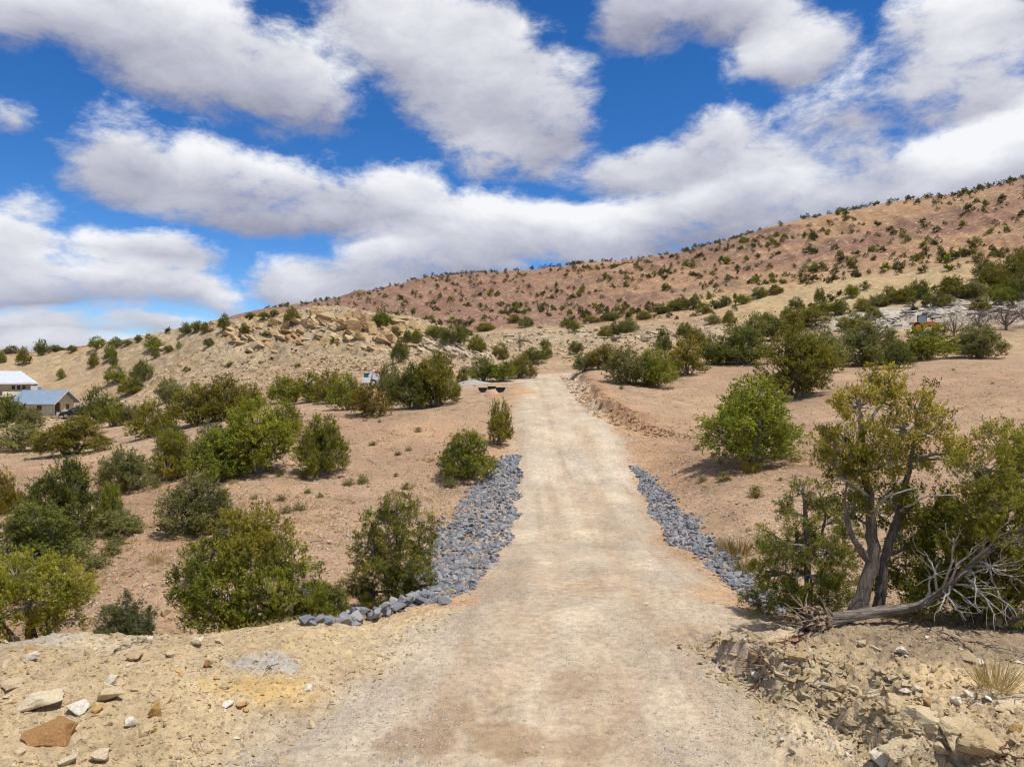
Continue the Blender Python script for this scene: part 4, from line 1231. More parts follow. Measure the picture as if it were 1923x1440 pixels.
for (u0, v0, u1, v1, dd) in [(1775,1105,1850,1010,-.1),(1800,1080,1905,985,-.2),(1820,1062,1915,1060,-.3),(1780,1100,1845,1150,-.4),(1790,1095,1880,1125,-.5),(1830,1050,1923,1095,-.4),(1760,1112,1735,1035,-.2),(1770,1105,1790,1010,-.3),
                             (1805,1075,1870,1165,-.5),(1815,1065,1830,1140,-.5),(1845,1040,1940,1010,-.2),(1770,1108,1815,1165,-.4),(1740,1128,1760,1060,-.25),(1800,1080,1890,1045,-.6),(1785,1095,1760,1150,-.35),(1850,1040,1900,1150,-.5)]:
    p0, p1 = wpt(u0, v0, 10.9) - lo_, wpt(u1, v1, 10.8 + dd) - lo_
    P = curve(p0, p1, rng, wob=.2, n=8, up=.7)
    V_, Q_, T_ = tube(P, np.linspace(.021, .006, 8), 5); a_d.add(V_, Q_, T_)
    for _ in range(5):
        k = rng.integers(2, 7)
        dv = nrm((p1 - p0 + rng.normal(size=3) * .5)[None])[0]
        P2 = curve(P[k], P[k] + dv * (.18 + .3 * rng.random()), rng, wob=.25, n=5)
        V_, Q_, T_ = tube(P2, np.linspace(.009, .003, 5), 3); a_d.add(V_, Q_)
put('dead_branch', a_d.mesh('log_branches', True), M_DEAD, lg)
rt = np.array(LP[0]) - lo_
for _ in range(90):          # torn root end
    dv = nrm((np.array([-1, -.3, .1]) + rng.normal(size=3) * .75)[None])[0]
    p0 = rt + rng.normal(size=3) * .12 + np.array([.16, 0, .02])
    stick(a_s, [p0, p0 + dv * .12, p0 + dv * (.16 + .30 * rng.random())], .026 * (.5 + rng.random()), .004, rng, 4, .015, 4)
put('torn_root', a_s.mesh('log_roots', False), bark_material('torn_wood', (.14, .085, .05, 1), (.52, .40, .27, 1)), lg)
st = put('splintered_stump', None, loc=tuple(pos(1482, 10.3)), label='shredded red-brown stump splintered on the lip of the cut bank', cat='stump')
so = np.array(st.location)
a_s, a_b = Acc(), Acc()
for k in range(130):
    f = rng.random()
    p0 = wpt(1506 - 50 * f, 1196 + 62 * f, 10.45 - .35 * f) - so + rng.normal(size=3) * .05
    dv = nrm((np.array([-.9, -.35, -.35]) + rng.normal(size=3) * .45)[None])[0]
    stick(a_s if k % 3 else a_b, [p0, p0 + dv * .1, p0 + dv * (.2 + .42 * rng.random())], .026 * (.5 + rng.random()), .004, rng, 4, .012, 4)
put('bark_shred', a_s.mesh('stump_bark'), M_RED, st); put('wood_splinter', a_b.mesh('stump_wood'), bark_material('fresh_split_wood', (.25, .14, .07, 1), (.50, .33, .18, 1)), st)
er = put('exposed_root', None, loc=tuple(pos(1560, 9.4)), label='bundle of thin bare roots sticking out of the cut bank face', cat='root')
eo = np.array(er.location)
for k in range(26):
    b0 = (1548 + rng.random() * 24, 1268 + rng.random() * 50)
    p0 = wpt(*b0, 9.45) - eo
    dv = nrm((np.array([-1, -.35, -.05]) + rng.normal(size=3) * .3)[None])[0]
    a_r = Acc()
    L_ = .18 + .32 * rng.random()
    stick(a_r, [p0, p0 + dv * L_ * .5, p0 + dv * L_ + np.array([0, 0, -.06])], .015 * (.5 + rng.random()), .004, rng, 5, .012, 6)
    put('root', a_r.mesh('root_mesh', True), M_TWIG, er)
def branch_litter(u, v, L, label, seed, mat=M_DEAD, n=6, group=None, r=.014):
    rg = np.random.default_rng(seed)
    bx, by, bz = hit(u, v)
    a = Acc()
    th = rg.random() * 6.28
    dv = np.array([math.cos(th), math.sin(th) * .7, .03])
    z = lambda p: float(land(bx + p[0], by + p[1])) - bz
    def lay(p, q_, r0, r1):
        pts = [p + (q_ - p) * t for t in (0, .35, .7, 1)]
        for k in pts:
            k[2] = z(k) + .02 + .05 * rg.random()
        return stick(a, pts, r0, r1, rg, 4, .02, 7)
    P = lay(-dv * L / 2, dv * L / 2, r, r * .35)
    for _ in range(n):
        k = rg.integers(1, 6)
        d2 = nrm((dv + rg.normal(size=3) * .8)[None])[0]
        lay(P[k].copy(), P[k] + d2 * L * .35, r * .6, r * .2)
    put('dead_branch', a.mesh('dead_branch_mesh', True), mat, loc=(bx, by, bz), label=label, cat='branch', group=group)
branch_litter(1790, 1205, 1.1, 'dark fallen branch in the shade under the massive juniper', 71, M_BARK)
branch_litter(1880, 1225, 1.0, 'grey forked branch lying at the shaded edge of the bank top', 72, M_TWIG)
branch_litter(1880, 1310, .9, 'bleached twiggy branch below the dry grass fan', 73)
branch_litter(1900, 1425, .8, 'brown broken branch at the bank foot near the ochre stone', 74, M_RED)
branch_litter(250, 1212, .9, 'silver dead branch caught on the crest of the dirt mound', 75)
branch_litter(430, 960, 1.8, 'grey dead brush lying downhill of the slope thicket', 76)
branch_litter(505, 1262, .35, 'short dark twig beside the grey ash patch', 77, M_BARK, 2, r=.008)
for i, (u, v) in enumerate([(560, 830), (640, 940), (720, 830), (700, 870), (520, 940), (1330, 920), (1310, 905), (480, 1000), (820, 770), (1480, 900), (1270, 850)]):
    branch_litter(u, v, 1.0 + .05 * i, 'thin grey stick lying on the bare sloping ground', 80 + i, M_TWIG, 3, 'sticks on the open slopes')
# dry grass and little plants
def tuft(u, v, wpx, hpx, label, mat='straw', group=None, name='grass_tuft', P=None, cat='grass'):
    bx, by, bz = hit(u, v)
    s = by / F
    put(name, P or GRASS[PR.randrange(3)], LM[mat], None, (bx, by, bz - .01), (0, 0, PR.random() * 6.28), (wpx * s, wpx * s, hpx * s), label, cat, group)
tuft(1408, 888, 36, 32, 'bright straw-green grass tuft at the foot of the lone dark green juniper', 'yellow')
tuft(1870, 1298, 70, 75, 'fan of dry pale grass stalks on the bank above the bleached branch')
tuft(1385, 1045, 46, 40, 'rusty dry bush grass at the lower end of the narrow riprap', 'brown')
tuft(1400, 1075, 40, 36, 'second rusty dry grass clump against the pinyon by the narrow riprap', 'brown')
tuft(1362, 1030, 30, 30, 'pale dry grass clump touching the upper side of the narrow riprap')
for i in range(150):
    for _ in range(30):
        u, v = PR.uniform(0, 1923), PR.uniform(690, 1130)
        bx, by, bz = hit(u, v)
        xc_, w_, _z = road_prof(by)
        if 15 < by < 80 and abs(bx - xc_) > w_ + 2.4 and float(fbm(np.array(bx / 6), np.array(by / 6), 3, 160)) > -.04:
            break
    s = PR.uniform(.08, .14) + .18 * PR.random() ** 3
    side = 'beyond the narrow riprap' if bx > 0 else 'below the knoll'
    if i % 3:
        put('low_shrub', SAGE[i % 3][0], LM[('sage', 'grey', 'olive')[i % 3]], None, (bx, by, bz), (0, 0, PR.random() * 6.28), (s, s, s * .6), 'tiny grey sage shrub on the stony ground ' + side, 'shrub', 'tiny sage shrubs ' + side)
    else:
        put('grass_tuft', GRASS[i % 3], LM['straw'], None, (bx, by, bz), (0, 0, PR.random() * 6.28), (s * 1.3, s * 1.3, s * 1.0), 'small straw-coloured grass tuft on the stony ground ' + side, 'grass', 'small grass tufts ' + side)

# thin dry grass and litter over the open ground: nobody could count it
rg = np.random.default_rng(901)
n_ = 9000
r_ = 13 * (75 / 13) ** rg.random(n_); a_ = rg.uniform(-.68, .68, n_)
x_, y_ = r_ * np.sin(a_), r_ * np.cos(a_)
xc_, w_, _z = road_prof(y_)
m_ = (np.abs(x_ - xc_) > w_ + 2.0) & (fbm(x_ / 3.3, y_ / 3.3, 4, 161) > .0)
x_, y_ = x_[m_], y_[m_]; z_ = land(x_, y_)
P_ = np.repeat(np.stack([x_, y_, z_], 1), 9, 0)
P_[:, :2] += rg.normal(size=(len(P_), 2)) * .07
D_ = nrm(np.stack([rg.normal(size=len(P_)), rg.normal(size=len(P_)), np.abs(rg.normal(size=len(P_))) + .35], 1))
V_, Q_ = leaf_quads(P_, D_, .07 + .11 * rg.random(len(P_)), np.full(len(P_), .016), rg)
ac = Acc(); ac.add(V_, Q_, None, np.repeat(np.clip(rg.normal(.45, .25, len(P_)), 0, 1), 4))
put('dry_ground_grass', ac.mesh('dry_ground_grass'), LM['straw'], label='thin dry grass and litter over the open slopes', kind='stuff')

# ------------------------------------------------------------------ rocks
import bmesh
def hull_rock(seed, n=14, box=.55, flat=1.0):
    rg = random.Random(seed)
    bm = bmesh.new()
    for _ in range(n):
        d = [rg.gauss(0, 1) for _ in range(3)]
        l = math.sqrt(sum(k * k for k in d))
        m = max(abs(k) for k in d)
        k = (1 - box) / l + box / m          # between a ball and a block
        f = .82 + .26 * rg.random()
        bm.verts.new([d[0] * k * f, d[1] * k * f, d[2] * k * f * flat])
    r = bmesh.ops.convex_hull(bm, input=bm.verts)
    bmesh.ops.delete(bm, geom=list({g for g in list(r['geom_interior']) + list(r['geom_unused']) if isinstance(g, bmesh.types.BMVert)}), context='VERTS')
    bmesh.ops.triangulate(bm, faces=bm.faces)
    me = bpy.data.meshes.new('rock_%d' % seed)
    bm.to_mesh(me); bm.free()
    return me
def arrays(me):
    v = np.zeros(len(me.vertices) * 3, np.float32); me.vertices.foreach_get('co', v)
    t = np.array([list(p.vertices) for p in me.polygons])
    return v.reshape(-1, 3), t
def rough_rock(seed, sub=3, amp=.16, box=.6, flat=.7):
    """larger stone: bevelled hull, subdivided and chipped"""
    me = hull_rock(seed, 13, box, flat)
    bm = bmesh.new(); bm.from_mesh(me)
    bmesh.ops.bevel(bm, geom=list(bm.edges), offset=.045, segments=1, affect='EDGES', clamp_overlap=True)
    bmesh.ops.triangulate(bm, faces=bm.faces)
    bmesh.ops.subdivide_edges(bm, edges=list(bm.edges), cuts=sub, use_grid_fill=True)
    co = np.array([v.co[:] for v in bm.verts])
    n = fbm(co[:, 0] * 2.3 + seed, co[:, 1] * 2.3 + co[:, 2] * 1.9, 4, seed) + .5 * fbm(co[:, 2] * 6 + seed, co[:, 0] * 1.2, 3, seed + 5)
    co = co * (1 + amp * n[:, None])
    for v, p in zip(bm.verts, co):
        v.co = p
    m2 = bpy.data.meshes.new('stone_%d' % seed)
    bm.to_mesh(m2); bm.free()
    return m2
def stone_material(name, stops, strata=0.0, scale=5.0, per_obj=True):
    t = NT(name)
    o = t.n('ShaderNodeNewGeometry').outputs['Position']
    a = t.attr('tint').outputs['Fac']
    oi = t.n('ShaderNodeObjectInfo').outputs['Random']
    n1 = t.noise(o, scale, 6, .65)
    n2 = t.noise(o, scale * 6, 4, .7)
    f = t.math('ADD', t.math('MULTIPLY', oi if per_obj else a, .62), t.math('MULTIPLY', n1, .42))
    if strata:
        mp = t.n('ShaderNodeMapping'); t.s(mp.inputs[0], o)
        mp.inputs['Rotation'].default_value = (0, R(-24), 0)
        mp.inputs['Scale'].default_value = (.12, .12, 1.0)
        n3 = t.noise(mp.outputs[0], strata, 5, .7, .8)
        f = t.math('ADD', t.math('MULTIPLY', f, .6), t.math('MULTIPLY', n3, .42))
    c = t.ramp(f, stops)
    v = t.n('ShaderNodeVectorMath', operation='SCALE')
    t.s(v.inputs[0], c); t.s(v.inputs['Scale'], t.rng(n2, .25, .75, .75, 1.22))
    t.s(t.b.inputs['Base Color'], v.outputs[0])
    t.b.inputs['Roughness'].default_value = .92
    t.b.inputs['Specular IOR Level'].default_value = .2
    h = t.math('ADD', n2, t.math('MULTIPLY', n1, 1.5))
    if strata:
        h = t.math('ADD', h, t.math('MULTIPLY', n3, 2.0))
    t.s(t.b.inputs['Normal'], t.bump(h, .8, .12 if strata else .03))
    return t.m
GREY = [(0, (.115, .119, .130)), (.35, (.185, .190, .202)), (.66, (.265, .266, .272)), (.86, (.36, .338, .31)), (1, (.48, .40, .30))]
M_RIP = stone_material('blue_grey_riprap', GREY)
M_RIPS = stone_material('blue_grey_riprap_small', GREY, per_obj=False)
M_ROCK = {
 'cream': stone_material('cream_sandstone', [(0, (.42, .32, .18)), (.5, (.56, .45, .29)), (1, (.64, .55, .40))]),
 'white': stone_material('white_limestone', [(0, (.52, .44, .32)), (.5, (.66, .59, .47)), (1, (.72, .68, .60))]),
 'ochre': stone_material('ochre_sandstone', [(0, (.34, .19, .06)), (.5, (.52, .33, .12)), (1, (.58, .42, .20))]),
 'rust':  stone_material('rust_sandstone', [(0, (.20, .10, .04)), (.5, (.36, .20, .08)), (1, (.50, .30, .12))]),
 'grey':  M_RIP,
 'tan':   stone_material('tan_sandstone', [(0, (.34, .25, .14)), (.5, (.47, .36, .21)), (1, (.57, .47, .31))]),
}
M_OUT = stone_material('layered_tan_sandstone', [(0, (.20, .115, .05)), (.3, (.34, .215, .10)), (.55, (.43, .305, .16)), (.8, (.51, .39, .235)), (1, (.58, .47, .31))], strata=1.3, scale=.5)
M_PALE = stone_material('layered_pale_sandstone', [(0, (.27, .20, .125)), (.4, (.40, .315, .21)), (.75, (.48, .40, .285)), (1, (.54, .47, .36))], strata=1.3, scale=.5)
M_LOOSE = stone_material('mixed_loose_stones', [(0, (.17, .13, .11)), (.25, (.34, .22, .14)), (.5, (.48, .35, .22)), (.75, (.57, .46, .31)), (1, (.66, .58, .47))], per_obj=False, scale=9)
HULL = [hull_rock(600 + i, 12 + i % 4, .5, .78) for i in range(12)]
HARR = [arrays(m) for m in HULL]
PEB = [arrays(hull_rock(640 + i, 6 + i % 2, .3, .75)) for i in range(10)]
def rotm(ax, ay, az_):
    cx, sx_, cy, sy_, cz, sz_ = math.cos(ax), math.sin(ax), math.cos(ay), math.sin(ay), math.cos(az_), math.sin(az_)
    return (np.array([[cz, -sz_, 0], [sz_, cz, 0], [0, 0, 1]]) @ np.array([[cy, 0, sy_], [0, 1, 0], [-sy_, 0, cy]]) @ np.array([[1, 0, 0], [0, cx, -sx_], [0, sx_, cx]]))
def riprap(label, stones, origin):
    """stones: (x, y, z, size, apparent size); 300 that show largest are stones of their own"""
    e = put('riprap_bank', None, loc=origin, label=label, cat='riprap')
    stones = sorted(stones, key=lambda s: -s[4])
    acc = Acc()
    for i, (px, py, pz, s, _) in enumerate(stones):
        rx, ry, rz_ = PR.uniform(-.7, .7), PR.uniform(-.7, .7), PR.uniform(0, 6.28)
        sc = (s * PR.uniform(.85, 1.3), s * PR.uniform(.7, 1.0), s * PR.uniform(.6, .9))
        if i < 300:
            put('stone', HULL[i % 12], M_RIP, e, (px - origin[0], py - origin[1], pz - origin[2]), (rx, ry, rz_), sc)
        else:
            v, t = HARR[i % 12]
            acc.add((v * np.array(sc)) @ rotm(rx, ry, rz_).T + np.array([px - origin[0], py - origin[1], pz - origin[2]]), None, t, PR.random())
    if acc.n:
        put('small_stones', acc.mesh('riprap_small'), M_RIPS, e, kind='stuff')
    return e
ss = []
for i in range(4200):
    y_ = PR.uniform(14.2, 33.5)
    xc_, w_, _z = (float(k) for k in road_prof(y_))
    wid = np.interp(y_, [14, 16, 20, 24, 29, 33.5], [1.3, 2.0, 2.5, 2.3, 1.9, .5])
    off = PR.random() * wid - .05 + np.interp(y_, [14, 19, 23], [.45, .3, 0])
    x_ = xc_ - w_ - off + .12 * math.sin(y_ * 2.1)
    if PR.random() < .12:
        x_ -= PR.random() * .5
    s = PR.choice((.04, .05, .06, .07, .08, .10, .13)) * PR.uniform(.85, 1.15)
    ss.append((x_, y_, float(land(x_, y_)) + s * PR.uniform(-.25, .3), s, s / y_))
for i in range(70):     # the large blocks that end the bank towards the mound
    f = PR.random()
    p = wpt(596 + 225 * f, 1186 - 78 * f, 12.0 + 3.0 * f)
    x_, y_ = p[0] + PR.gauss(0, .10) - .05, p[1] + PR.gauss(0, .16)
    s = PR.uniform(.07, .17)
    ss.append((x_, y_, float(land(x_, y_)) + s * .3 + (PR.random() * .18 if f > .35 else 0), s, s / y_ * 3))
riprap('wide bank of blue-grey riprap stones falling from the road toward the slope thicket', ss, (0.0, 20.0, -1.0))
ss = []
for i in range(2900):
    y_ = PR.uniform(14.6, 32)
    xc_, w_, _z = (float(k) for k in road_prof(y_))
    o0 = np.interp(y_, [14.6, 17, 20, 25, 32], [1.05, 1.0, .75, .30, .10])
    wid = np.interp(y_, [14.6, 17, 20, 25, 29, 32], [.9, 1.2, 1.3, 1.35, 1.0, .35])
    x_ = xc_ + w_ + o0 + PR.random() * wid * .78 + .1 * math.sin(y_ * 1.7)
    if PR.random() < .1:
        x_ += PR.random() * .4
    s = PR.choice((.035, .045, .055, .065, .08, .11)) * PR.uniform(.85, 1.15)
    ss.append((x_, y_, float(land(x_, y_)) + s * PR.uniform(-.25, .3), s, s / y_))
riprap('narrow strip of blue-grey riprap stones on the road side facing the lone dark green juniper', ss, (6.0, 20.0, -1.0))

# single rocks in front
ROCKS = [
 (80,1400,88,52,'rust','rust-orange angular slab tilted in the yellow dirt',(.25,.25,.1)), (62,1336,84,38,'cream','long pale cream slab lying behind the rust-orange slab',(.1,.1,.2)),
 (286,1350,26,46,'ochre','ochre wedge rock standing upright in the dirt',(.1,.2,.4)), (202,1322,52,34,'cream','blocky cream rock with a dark shaded side on the mound',(.3,.4,.8)),
 (138,1342,46,30,'white','crumbly white rock beside the long pale cream slab',(.2,.1,1.)), (54,1243,28,18,'white','white rock on the mound crest below the feathery juniper',(.1,.2,.5)),
 (252,1242,34,18,'tan','flat tan rock halfway up the mound',(.1,.1,.5)), (278,1210,18,18,'white','pointed white rock on the mound crest by the silver dead branch',(.5,.3,.2)),
 (370,1216,28,20,'cream','cracked cream rock on the mound crest below the big rounded juniper',(.2,.3,.9)), (165,1234,18,16,'tan','small tan rock just under the mound crest',(.2,.2,.1)),
 (242,1366,28,20,'white','white rock below the ochre wedge',(.2,.3,.7)), (266,1384,30,24,'tan','tan rock in the gravelly dirt below the ochre wedge',(.3,.1,.3)), (288,1380,14,14,'ochre','little ochre rock touching the tan rock',(.1,.3,.3)),
 (190,1432,40,34,'cream','cream block in the dirt crack',(.2,.2,.4)), (318,1236,18,14,'cream','cream rock at the foot of the mound crest',(.2,.2,1.4)), (388,1254,22,14,'rust','brown flat rock on the mound face',(.1,.2,.4)),
 (452,1332,20,14,'ochre','ochre rock on the orange sand patch',(.1,.2,.4)), (462,1342,14,12,'ochre','smaller ochre rock on the orange sand patch',(.1,.2,.9)), (14,1296,42,22,'tan','flat tan slab behind the long pale cream slab',(.1,.1,.4)),
 (206,1286,20,22,"white","upright white chip above the blocky cream rock",(.6,.2,.4)),
 (1617,1216,28,20,'cream','cream rock half buried on the bank top below the log',(.2,.3,.4)), (1699,1232,32,18,'white','white wedge rock on the shaded bank top',(.1,.3,.2)),
 (1422,1277,26,20,'white','white rock at the gravel edge below the shredded stump',(.2,.2,.5)), (1458,1274,12,10,'grey','small grey stone beside the white rock at the gravel edge',(.2,.2,.5)),
 (1578,1304,32,28,'tan','tan block hanging out of the bank face among the roots',(.3,.2,.2)), (1552,1326,18,22,'tan','tan chip fallen at the bank foot under the roots',(.4,.3,.2)),
 (1679,1284,22,12,'cream','thin cream flake on the bank lip',(.1,.1,.2)), (1702,1306,24,14,'white','white flake on the bank lip',(.1,.2,.9)), (1727,1299,28,14,'cream','long cream flake behind the bank lip',(.1,.2,.3)),
 (1744,1336,34,20,'rust','rust-orange rock set in the crumbling lump of the bank',(.2,.2,.3)), (1798,1324,22,18,'white','white rock near the bleached branch',(.3,.2,.8)), (1784,1380,20,30,'white','tall whitish rock in the crumbling bank',(.4,.2,.8)),
 (1773,1396,32,18,'cream','cream rock under the tall whitish rock',(.1,.2,.2)), (1767,1420,40,30,'cream','rounded cream boulder low in the crumbling bank',(.2,.2,.6)), (1662,1438,54,26,'white','white boulder at the bank foot by the shadowed hollow',(.1,.2,.3)),
 (1914,1384,26,22,'ochre','bright ochre rock above the brown broken branch',(.2,.2,.8)), (1760,1352,30,32,'tan','tan lump bulging from the bank face',(.2,.2,.1)), (1823,1248,32,20,'tan','smooth grey-tan rock on the shaded bank top',(.1,.1,.4)),
 (1870,1180,44,22,'tan','flat tan rock under the massive juniper',(.1,.1,.4)), (100,810,26,12,'cream','cream boulder among the bushes below the shed',(.1,.1,.4)), (24,808,30,16,'cream','pale boulder under the tall dark juniper by the house',(.2,.1,.4)),
 (310,1158,22,16,'tan','rounded pinkish boulder in the arroyo beside the big rounded juniper',(.1,.1,.3)), (1325,920,12,10,'rust','dark rock on the open flat above the narrow riprap',(.2,.2,.1)), (1850,808,22,12,'rust','dark flat rock lying on the open flat',(.1,.1,.1)),
 (620,1024,16,12,'cream','pale rock at the foot of the open slope',(.1,.1,.1)), (848,1118,20,12,'tan','tan stone at the road side where the riprap turns',(.1,.1,.1)), (310,660,24,12,'cream','cream boulder on the knoll slope',(.1,.1,.1)),
 (490,686,12,14,'cream','upright pale boulder low on the knoll slope',(.3,.1,.1)), (655,1013,10,8,'white','little white rock on the lower slope',(.1,.1,.1)),
]
for i, (u, v, w_, h_, m, lab, rot) in enumerate(ROCKS):
    bx, by, bz = hit(u, v - 2)
    s = by / F
    put('rock', rough_rock(700 + i, 2 if w_ < 40 else 3, .2, .62, .75), M_ROCK[m], None, (bx, by + w_ * s * .2, bz + h_ * s * .30), (rot[0] - .2, rot[1] - .15, rot[2] * 3), (w_ * s * .5, w_ * s * .42, h_ * s * .58), lab, 'rock')
M_CLAY = stone_material('crumbling_clay', [(0, (.36, .245, .12)), (.4, (.49, .365, .20)), (.75, (.57, .46, .285)), (1, (.64, .56, .41))], scale=6.0)
LUMPS = [(1692,1345,74,66,'undercut clay lump leaning over the shadowed hollow'), (1742,1376,92,78,'large crumbling clay lump with rust rock set in it'), (1806,1402,92,72,'crumbling clay lump beside the tall whitish rock'), (1704,1424,70,60,'low clay lump at the bank foot above the white boulder'),
         (1862,1424,96,66,'broad clay lump by the brown broken branch'), (1612,1316,54,42,'small clay lump on the bank lip between roots and hollow'), (1540,1282,56,40,'clay lump under the shredded stump'), (1650,1322,60,46,'clay lump on the lip above the shadowed hollow'), (1500,1250,46,36,'narrow clay lump beside the shredded stump'),
         (1905,1340,70,50,'clay lump behind the bleached twiggy branch')]
for i, (u, v, w_, h_, lab) in enumerate(LUMPS):
    bx, by, bz = hit(u, v - h_ * .2)
    s = by / F
    put('clay_lump', rough_rock(760 + i, 5, .55, .5, .8), M_CLAY, None, (bx, by + .1, bz - h_ * s * .05), (PR.uniform(-.3, .3), PR.uniform(-.3, .3), PR.random() * 6.28), (w_ * s * .5, w_ * s * .45, h_ * s * .5), lab, 'clay lump')
# look-alike loose stones
STONE = [hull_rock(660 + i, 14, .55, .7) for i in range(10)]
def scatter_stones(n, area, smin, smax, mats, label, group, cond=lambda x, y: True):
    k = 0
    while k < n:
        u, v = PR.uniform(area[0], area[2]), PR.uniform(area[1], area[3])
        bx, by, bz = hit(u, v)
        if not cond(bx, by):
            k += .2
            continue
        s = smin + (smax - smin) * PR.random() ** 2.4
        mk = PR.choice(mats)
        lb = label % {'rust': 'rusty brown'}.get(mk, mk)
        put('stone', STONE[int(k * 7) % 10], M_ROCK[mk], None, (bx, by, bz + s * .12), (PR.uniform(-.4, .4), PR.uniform(-.4, .4), PR.random() * 6.28), (s, s * PR.uniform(.6, .95), s * PR.uniform(.45, .8)), lb, 'stone', mk + ' ' + group)
        k += 1
offroad = lambda x, y: abs(x - float(road_prof(y)[0])) > float(road_prof(y)[1]) + .5
scatter_stones(62, (0, 1205, 600, 1440), .025, .11, ('cream', 'cream', 'white', 'tan', 'tan', 'ochre', 'tan'), 'small loose %s stone on the dug yellow dirt mound', 'loose stones on the dirt mound', lambda x, y: x < -1.6 and y < 13)
scatter_stones(95, (1440, 1180, 1923, 1440), .02, .09, ('cream', 'tan', 'white', 'tan', 'ochre'), 'small loose %s stone on the crumbling cut bank', 'loose stones on the cut bank', lambda x, y: x > 3.0)
scatter_stones(45, (0, 760, 960, 1180), .07, .20, ('cream', 'tan', 'white', 'rust', 'tan'), 'small %s stone on the open slope below the knoll', 'stones on the open slope', lambda x, y: offroad(x, y) and y > 15)
scatter_stones(26, (1180, 760, 1923, 1080), .06, .18, ('cream', 'tan', 'rust', 'tan', 'tan'), 'small %s stone on the flat beyond the narrow riprap', 'stones on the flat', lambda x, y: offroad(x, y) and y > 15)

# uncountable grit: pebbles on road and dirt, stones of the slopes
def pebbles(name, label, n, sample, smin, smax, mat, pw=2.0, bury=.25):
    rg = np.random.default_rng(len(name) * 31 + n)
    xs, ys = sample(rg, n)
    zs = land(xs, ys)
    s = smin + (smax - smin) * rg.random(len(xs)) ** pw
    acc = Acc()
    which = rg.integers(0, len(PEB), len(xs))
    th = rg.random(len(xs)) * 6.283
    tint = np.clip(rg.normal(.55, .30, len(xs)), 0, 1)
    for k, (v, t) in enumerate(PEB):
        m = np.nonzero(which == k)[0]
        if not len(m):
            continue
        c_, s_ = np.cos(th[m]), np.sin(th[m])
        vv = v[None] * s[m, None, None] * np.array([1.1, .85, .7])
        X = vv[..., 0] * c_[:, None] - vv[..., 1] * s_[:, None] + xs[m, None]
        Y = vv[..., 0] * s_[:, None] + vv[..., 1] * c_[:, None] + ys[m, None]
        Z = vv[..., 2] + zs[m, None] + s[m, None] * bury
        V_ = np.stack([X, Y, Z], -1).reshape(-1, 3)
        T_ = (t[None] + (np.arange(len(m)) * len(v))[:, None, None]).reshape(-1, 3)
        acc.add(V_, None, T_, np.repeat(tint[m], len(v)))
    put(name, acc.mesh(name), mat, label=label, kind='stuff')
def s_fan(rmin, rmax, amin, amax, cond):
    def f(rg, n):
        r_ = rmin * (rmax / rmin) ** rg.random(n * 2); a_ = rg.uniform(amin, amax, n * 2)
        x_, y_ = r_ * np.sin(a_), r_ * np.cos(a_)
        m = cond(x_, y_)
        return x_[m][:n], y_[m][:n]
    return f
def c_road(x_, y_):
    xc_, w_, _z = road_prof(y_)
    d_ = np.abs(x_ - xc_) - w_
    band = np.exp(-((d_ + .2) / .55) ** 2) + .28 * (d_ < 0) * (.5 + 2.2 * np.maximum(fbm(x_ / 1.1, y_ / 1.6, 4, 121), 0))
    return hash2((x_ * 997).astype(int), (y_ * 991).astype(int), 5) < band * .9
def c_fg(x_, y_):
    xc_, w_, _z = road_prof(y_)
    return (np.abs(x_ - xc_) - w_ > .1) & (fbm(x_ * 1.2, y_ * 1.2, 3, 141) > -.12)
def c_slope(x_, y_):
    xc_, w_, _z = road_prof(y_)
    return (np.abs(x_ - xc_) - w_ > .8) & (fbm(x_ / 2.5, y_ / 2.5, 3, 142) > -.06)
pebbles('road_gravel', 'grey and cream crushed stone strewn along the road', 16000, s_fan(6.5, 24, -.7, .7, c_road), .006, .022, stone_material('crushed_stone', [(0, (.16, .16, .17)), (.3, (.36, .33, .30)), (.6, (.52, .46, .38)), (1, (.66, .61, .54))], per_obj=False, scale=20))
pebbles('dirt_clods', 'crumbs and clods of dug yellow dirt', 9500, s_fan(6.5, 15, -.72, .72, c_fg), .008, .046, stone_material('dirt_clod', [(0, (.36, .25, .12)), (.4, (.48, .35, .18)), (.75, (.55, .43, .25)), (1, (.64, .56, .43))], per_obj=False, scale=14), 2.6)
pebbles('slope_stones', 'scattered small stones covering the dry slopes', 24000, s_fan(14, 58, -.70, .70, c_slope), .018, .080, M_LOOSE, 2.6)
def c_knoll(x_, y_):
    return (fbm(x_ / 9, y_ / 9, 3, 143) > -.14)
pebbles('knoll_talus', 'broken sandstone rubble over the knoll and the hill foot', 11000, s_fan(86, 142, -.62, .42, c_knoll), .07, .48, stone_material('talus', [(0, (.25, .16, .09)), (.35, (.40, .28, .15)), (.65, (.50, .38, .23)), (1, (.60, .50, .35))], per_obj=False, scale=1.5), 2.4)

def s_line(line, lo, hi, ymin, ymax):
    def f(rg, n):
        L_ = np.array(line); k = rg.integers(0, len(L_) - 1, n); t_ = rg.random(n)[:, None]
        p = L_[k] * (1 - t_) + L_[k + 1] * t_
        dv = nrm(L_[k + 1] - L_[k]); nv = np.stack([dv[:, 1], -dv[:, 0]], 1)
        o_ = rg.uniform(lo, hi, n)[:, None]
        p = p + nv * o_ + rg.normal(size=(n, 2)) * .05
        m = (p[:, 1] > ymin) & (p[:, 1] < ymax)
        return p[m, 0], p[m, 1]
    return f
CLOD = stone_material('bank_clod', [(0, (.33, .23, .12)), (.4, (.46, .345, .19)), (.75, (.54, .43, .27)), (1, (.62, .55, .42))], per_obj=False, scale=14)
pebbles('bank_rubble', 'crumbling clods and rock chips down the cut bank face', 2600, s_line(BANK, -.55, .35, 6, 11.6), .015, .11, CLOD, 2.4, .1)
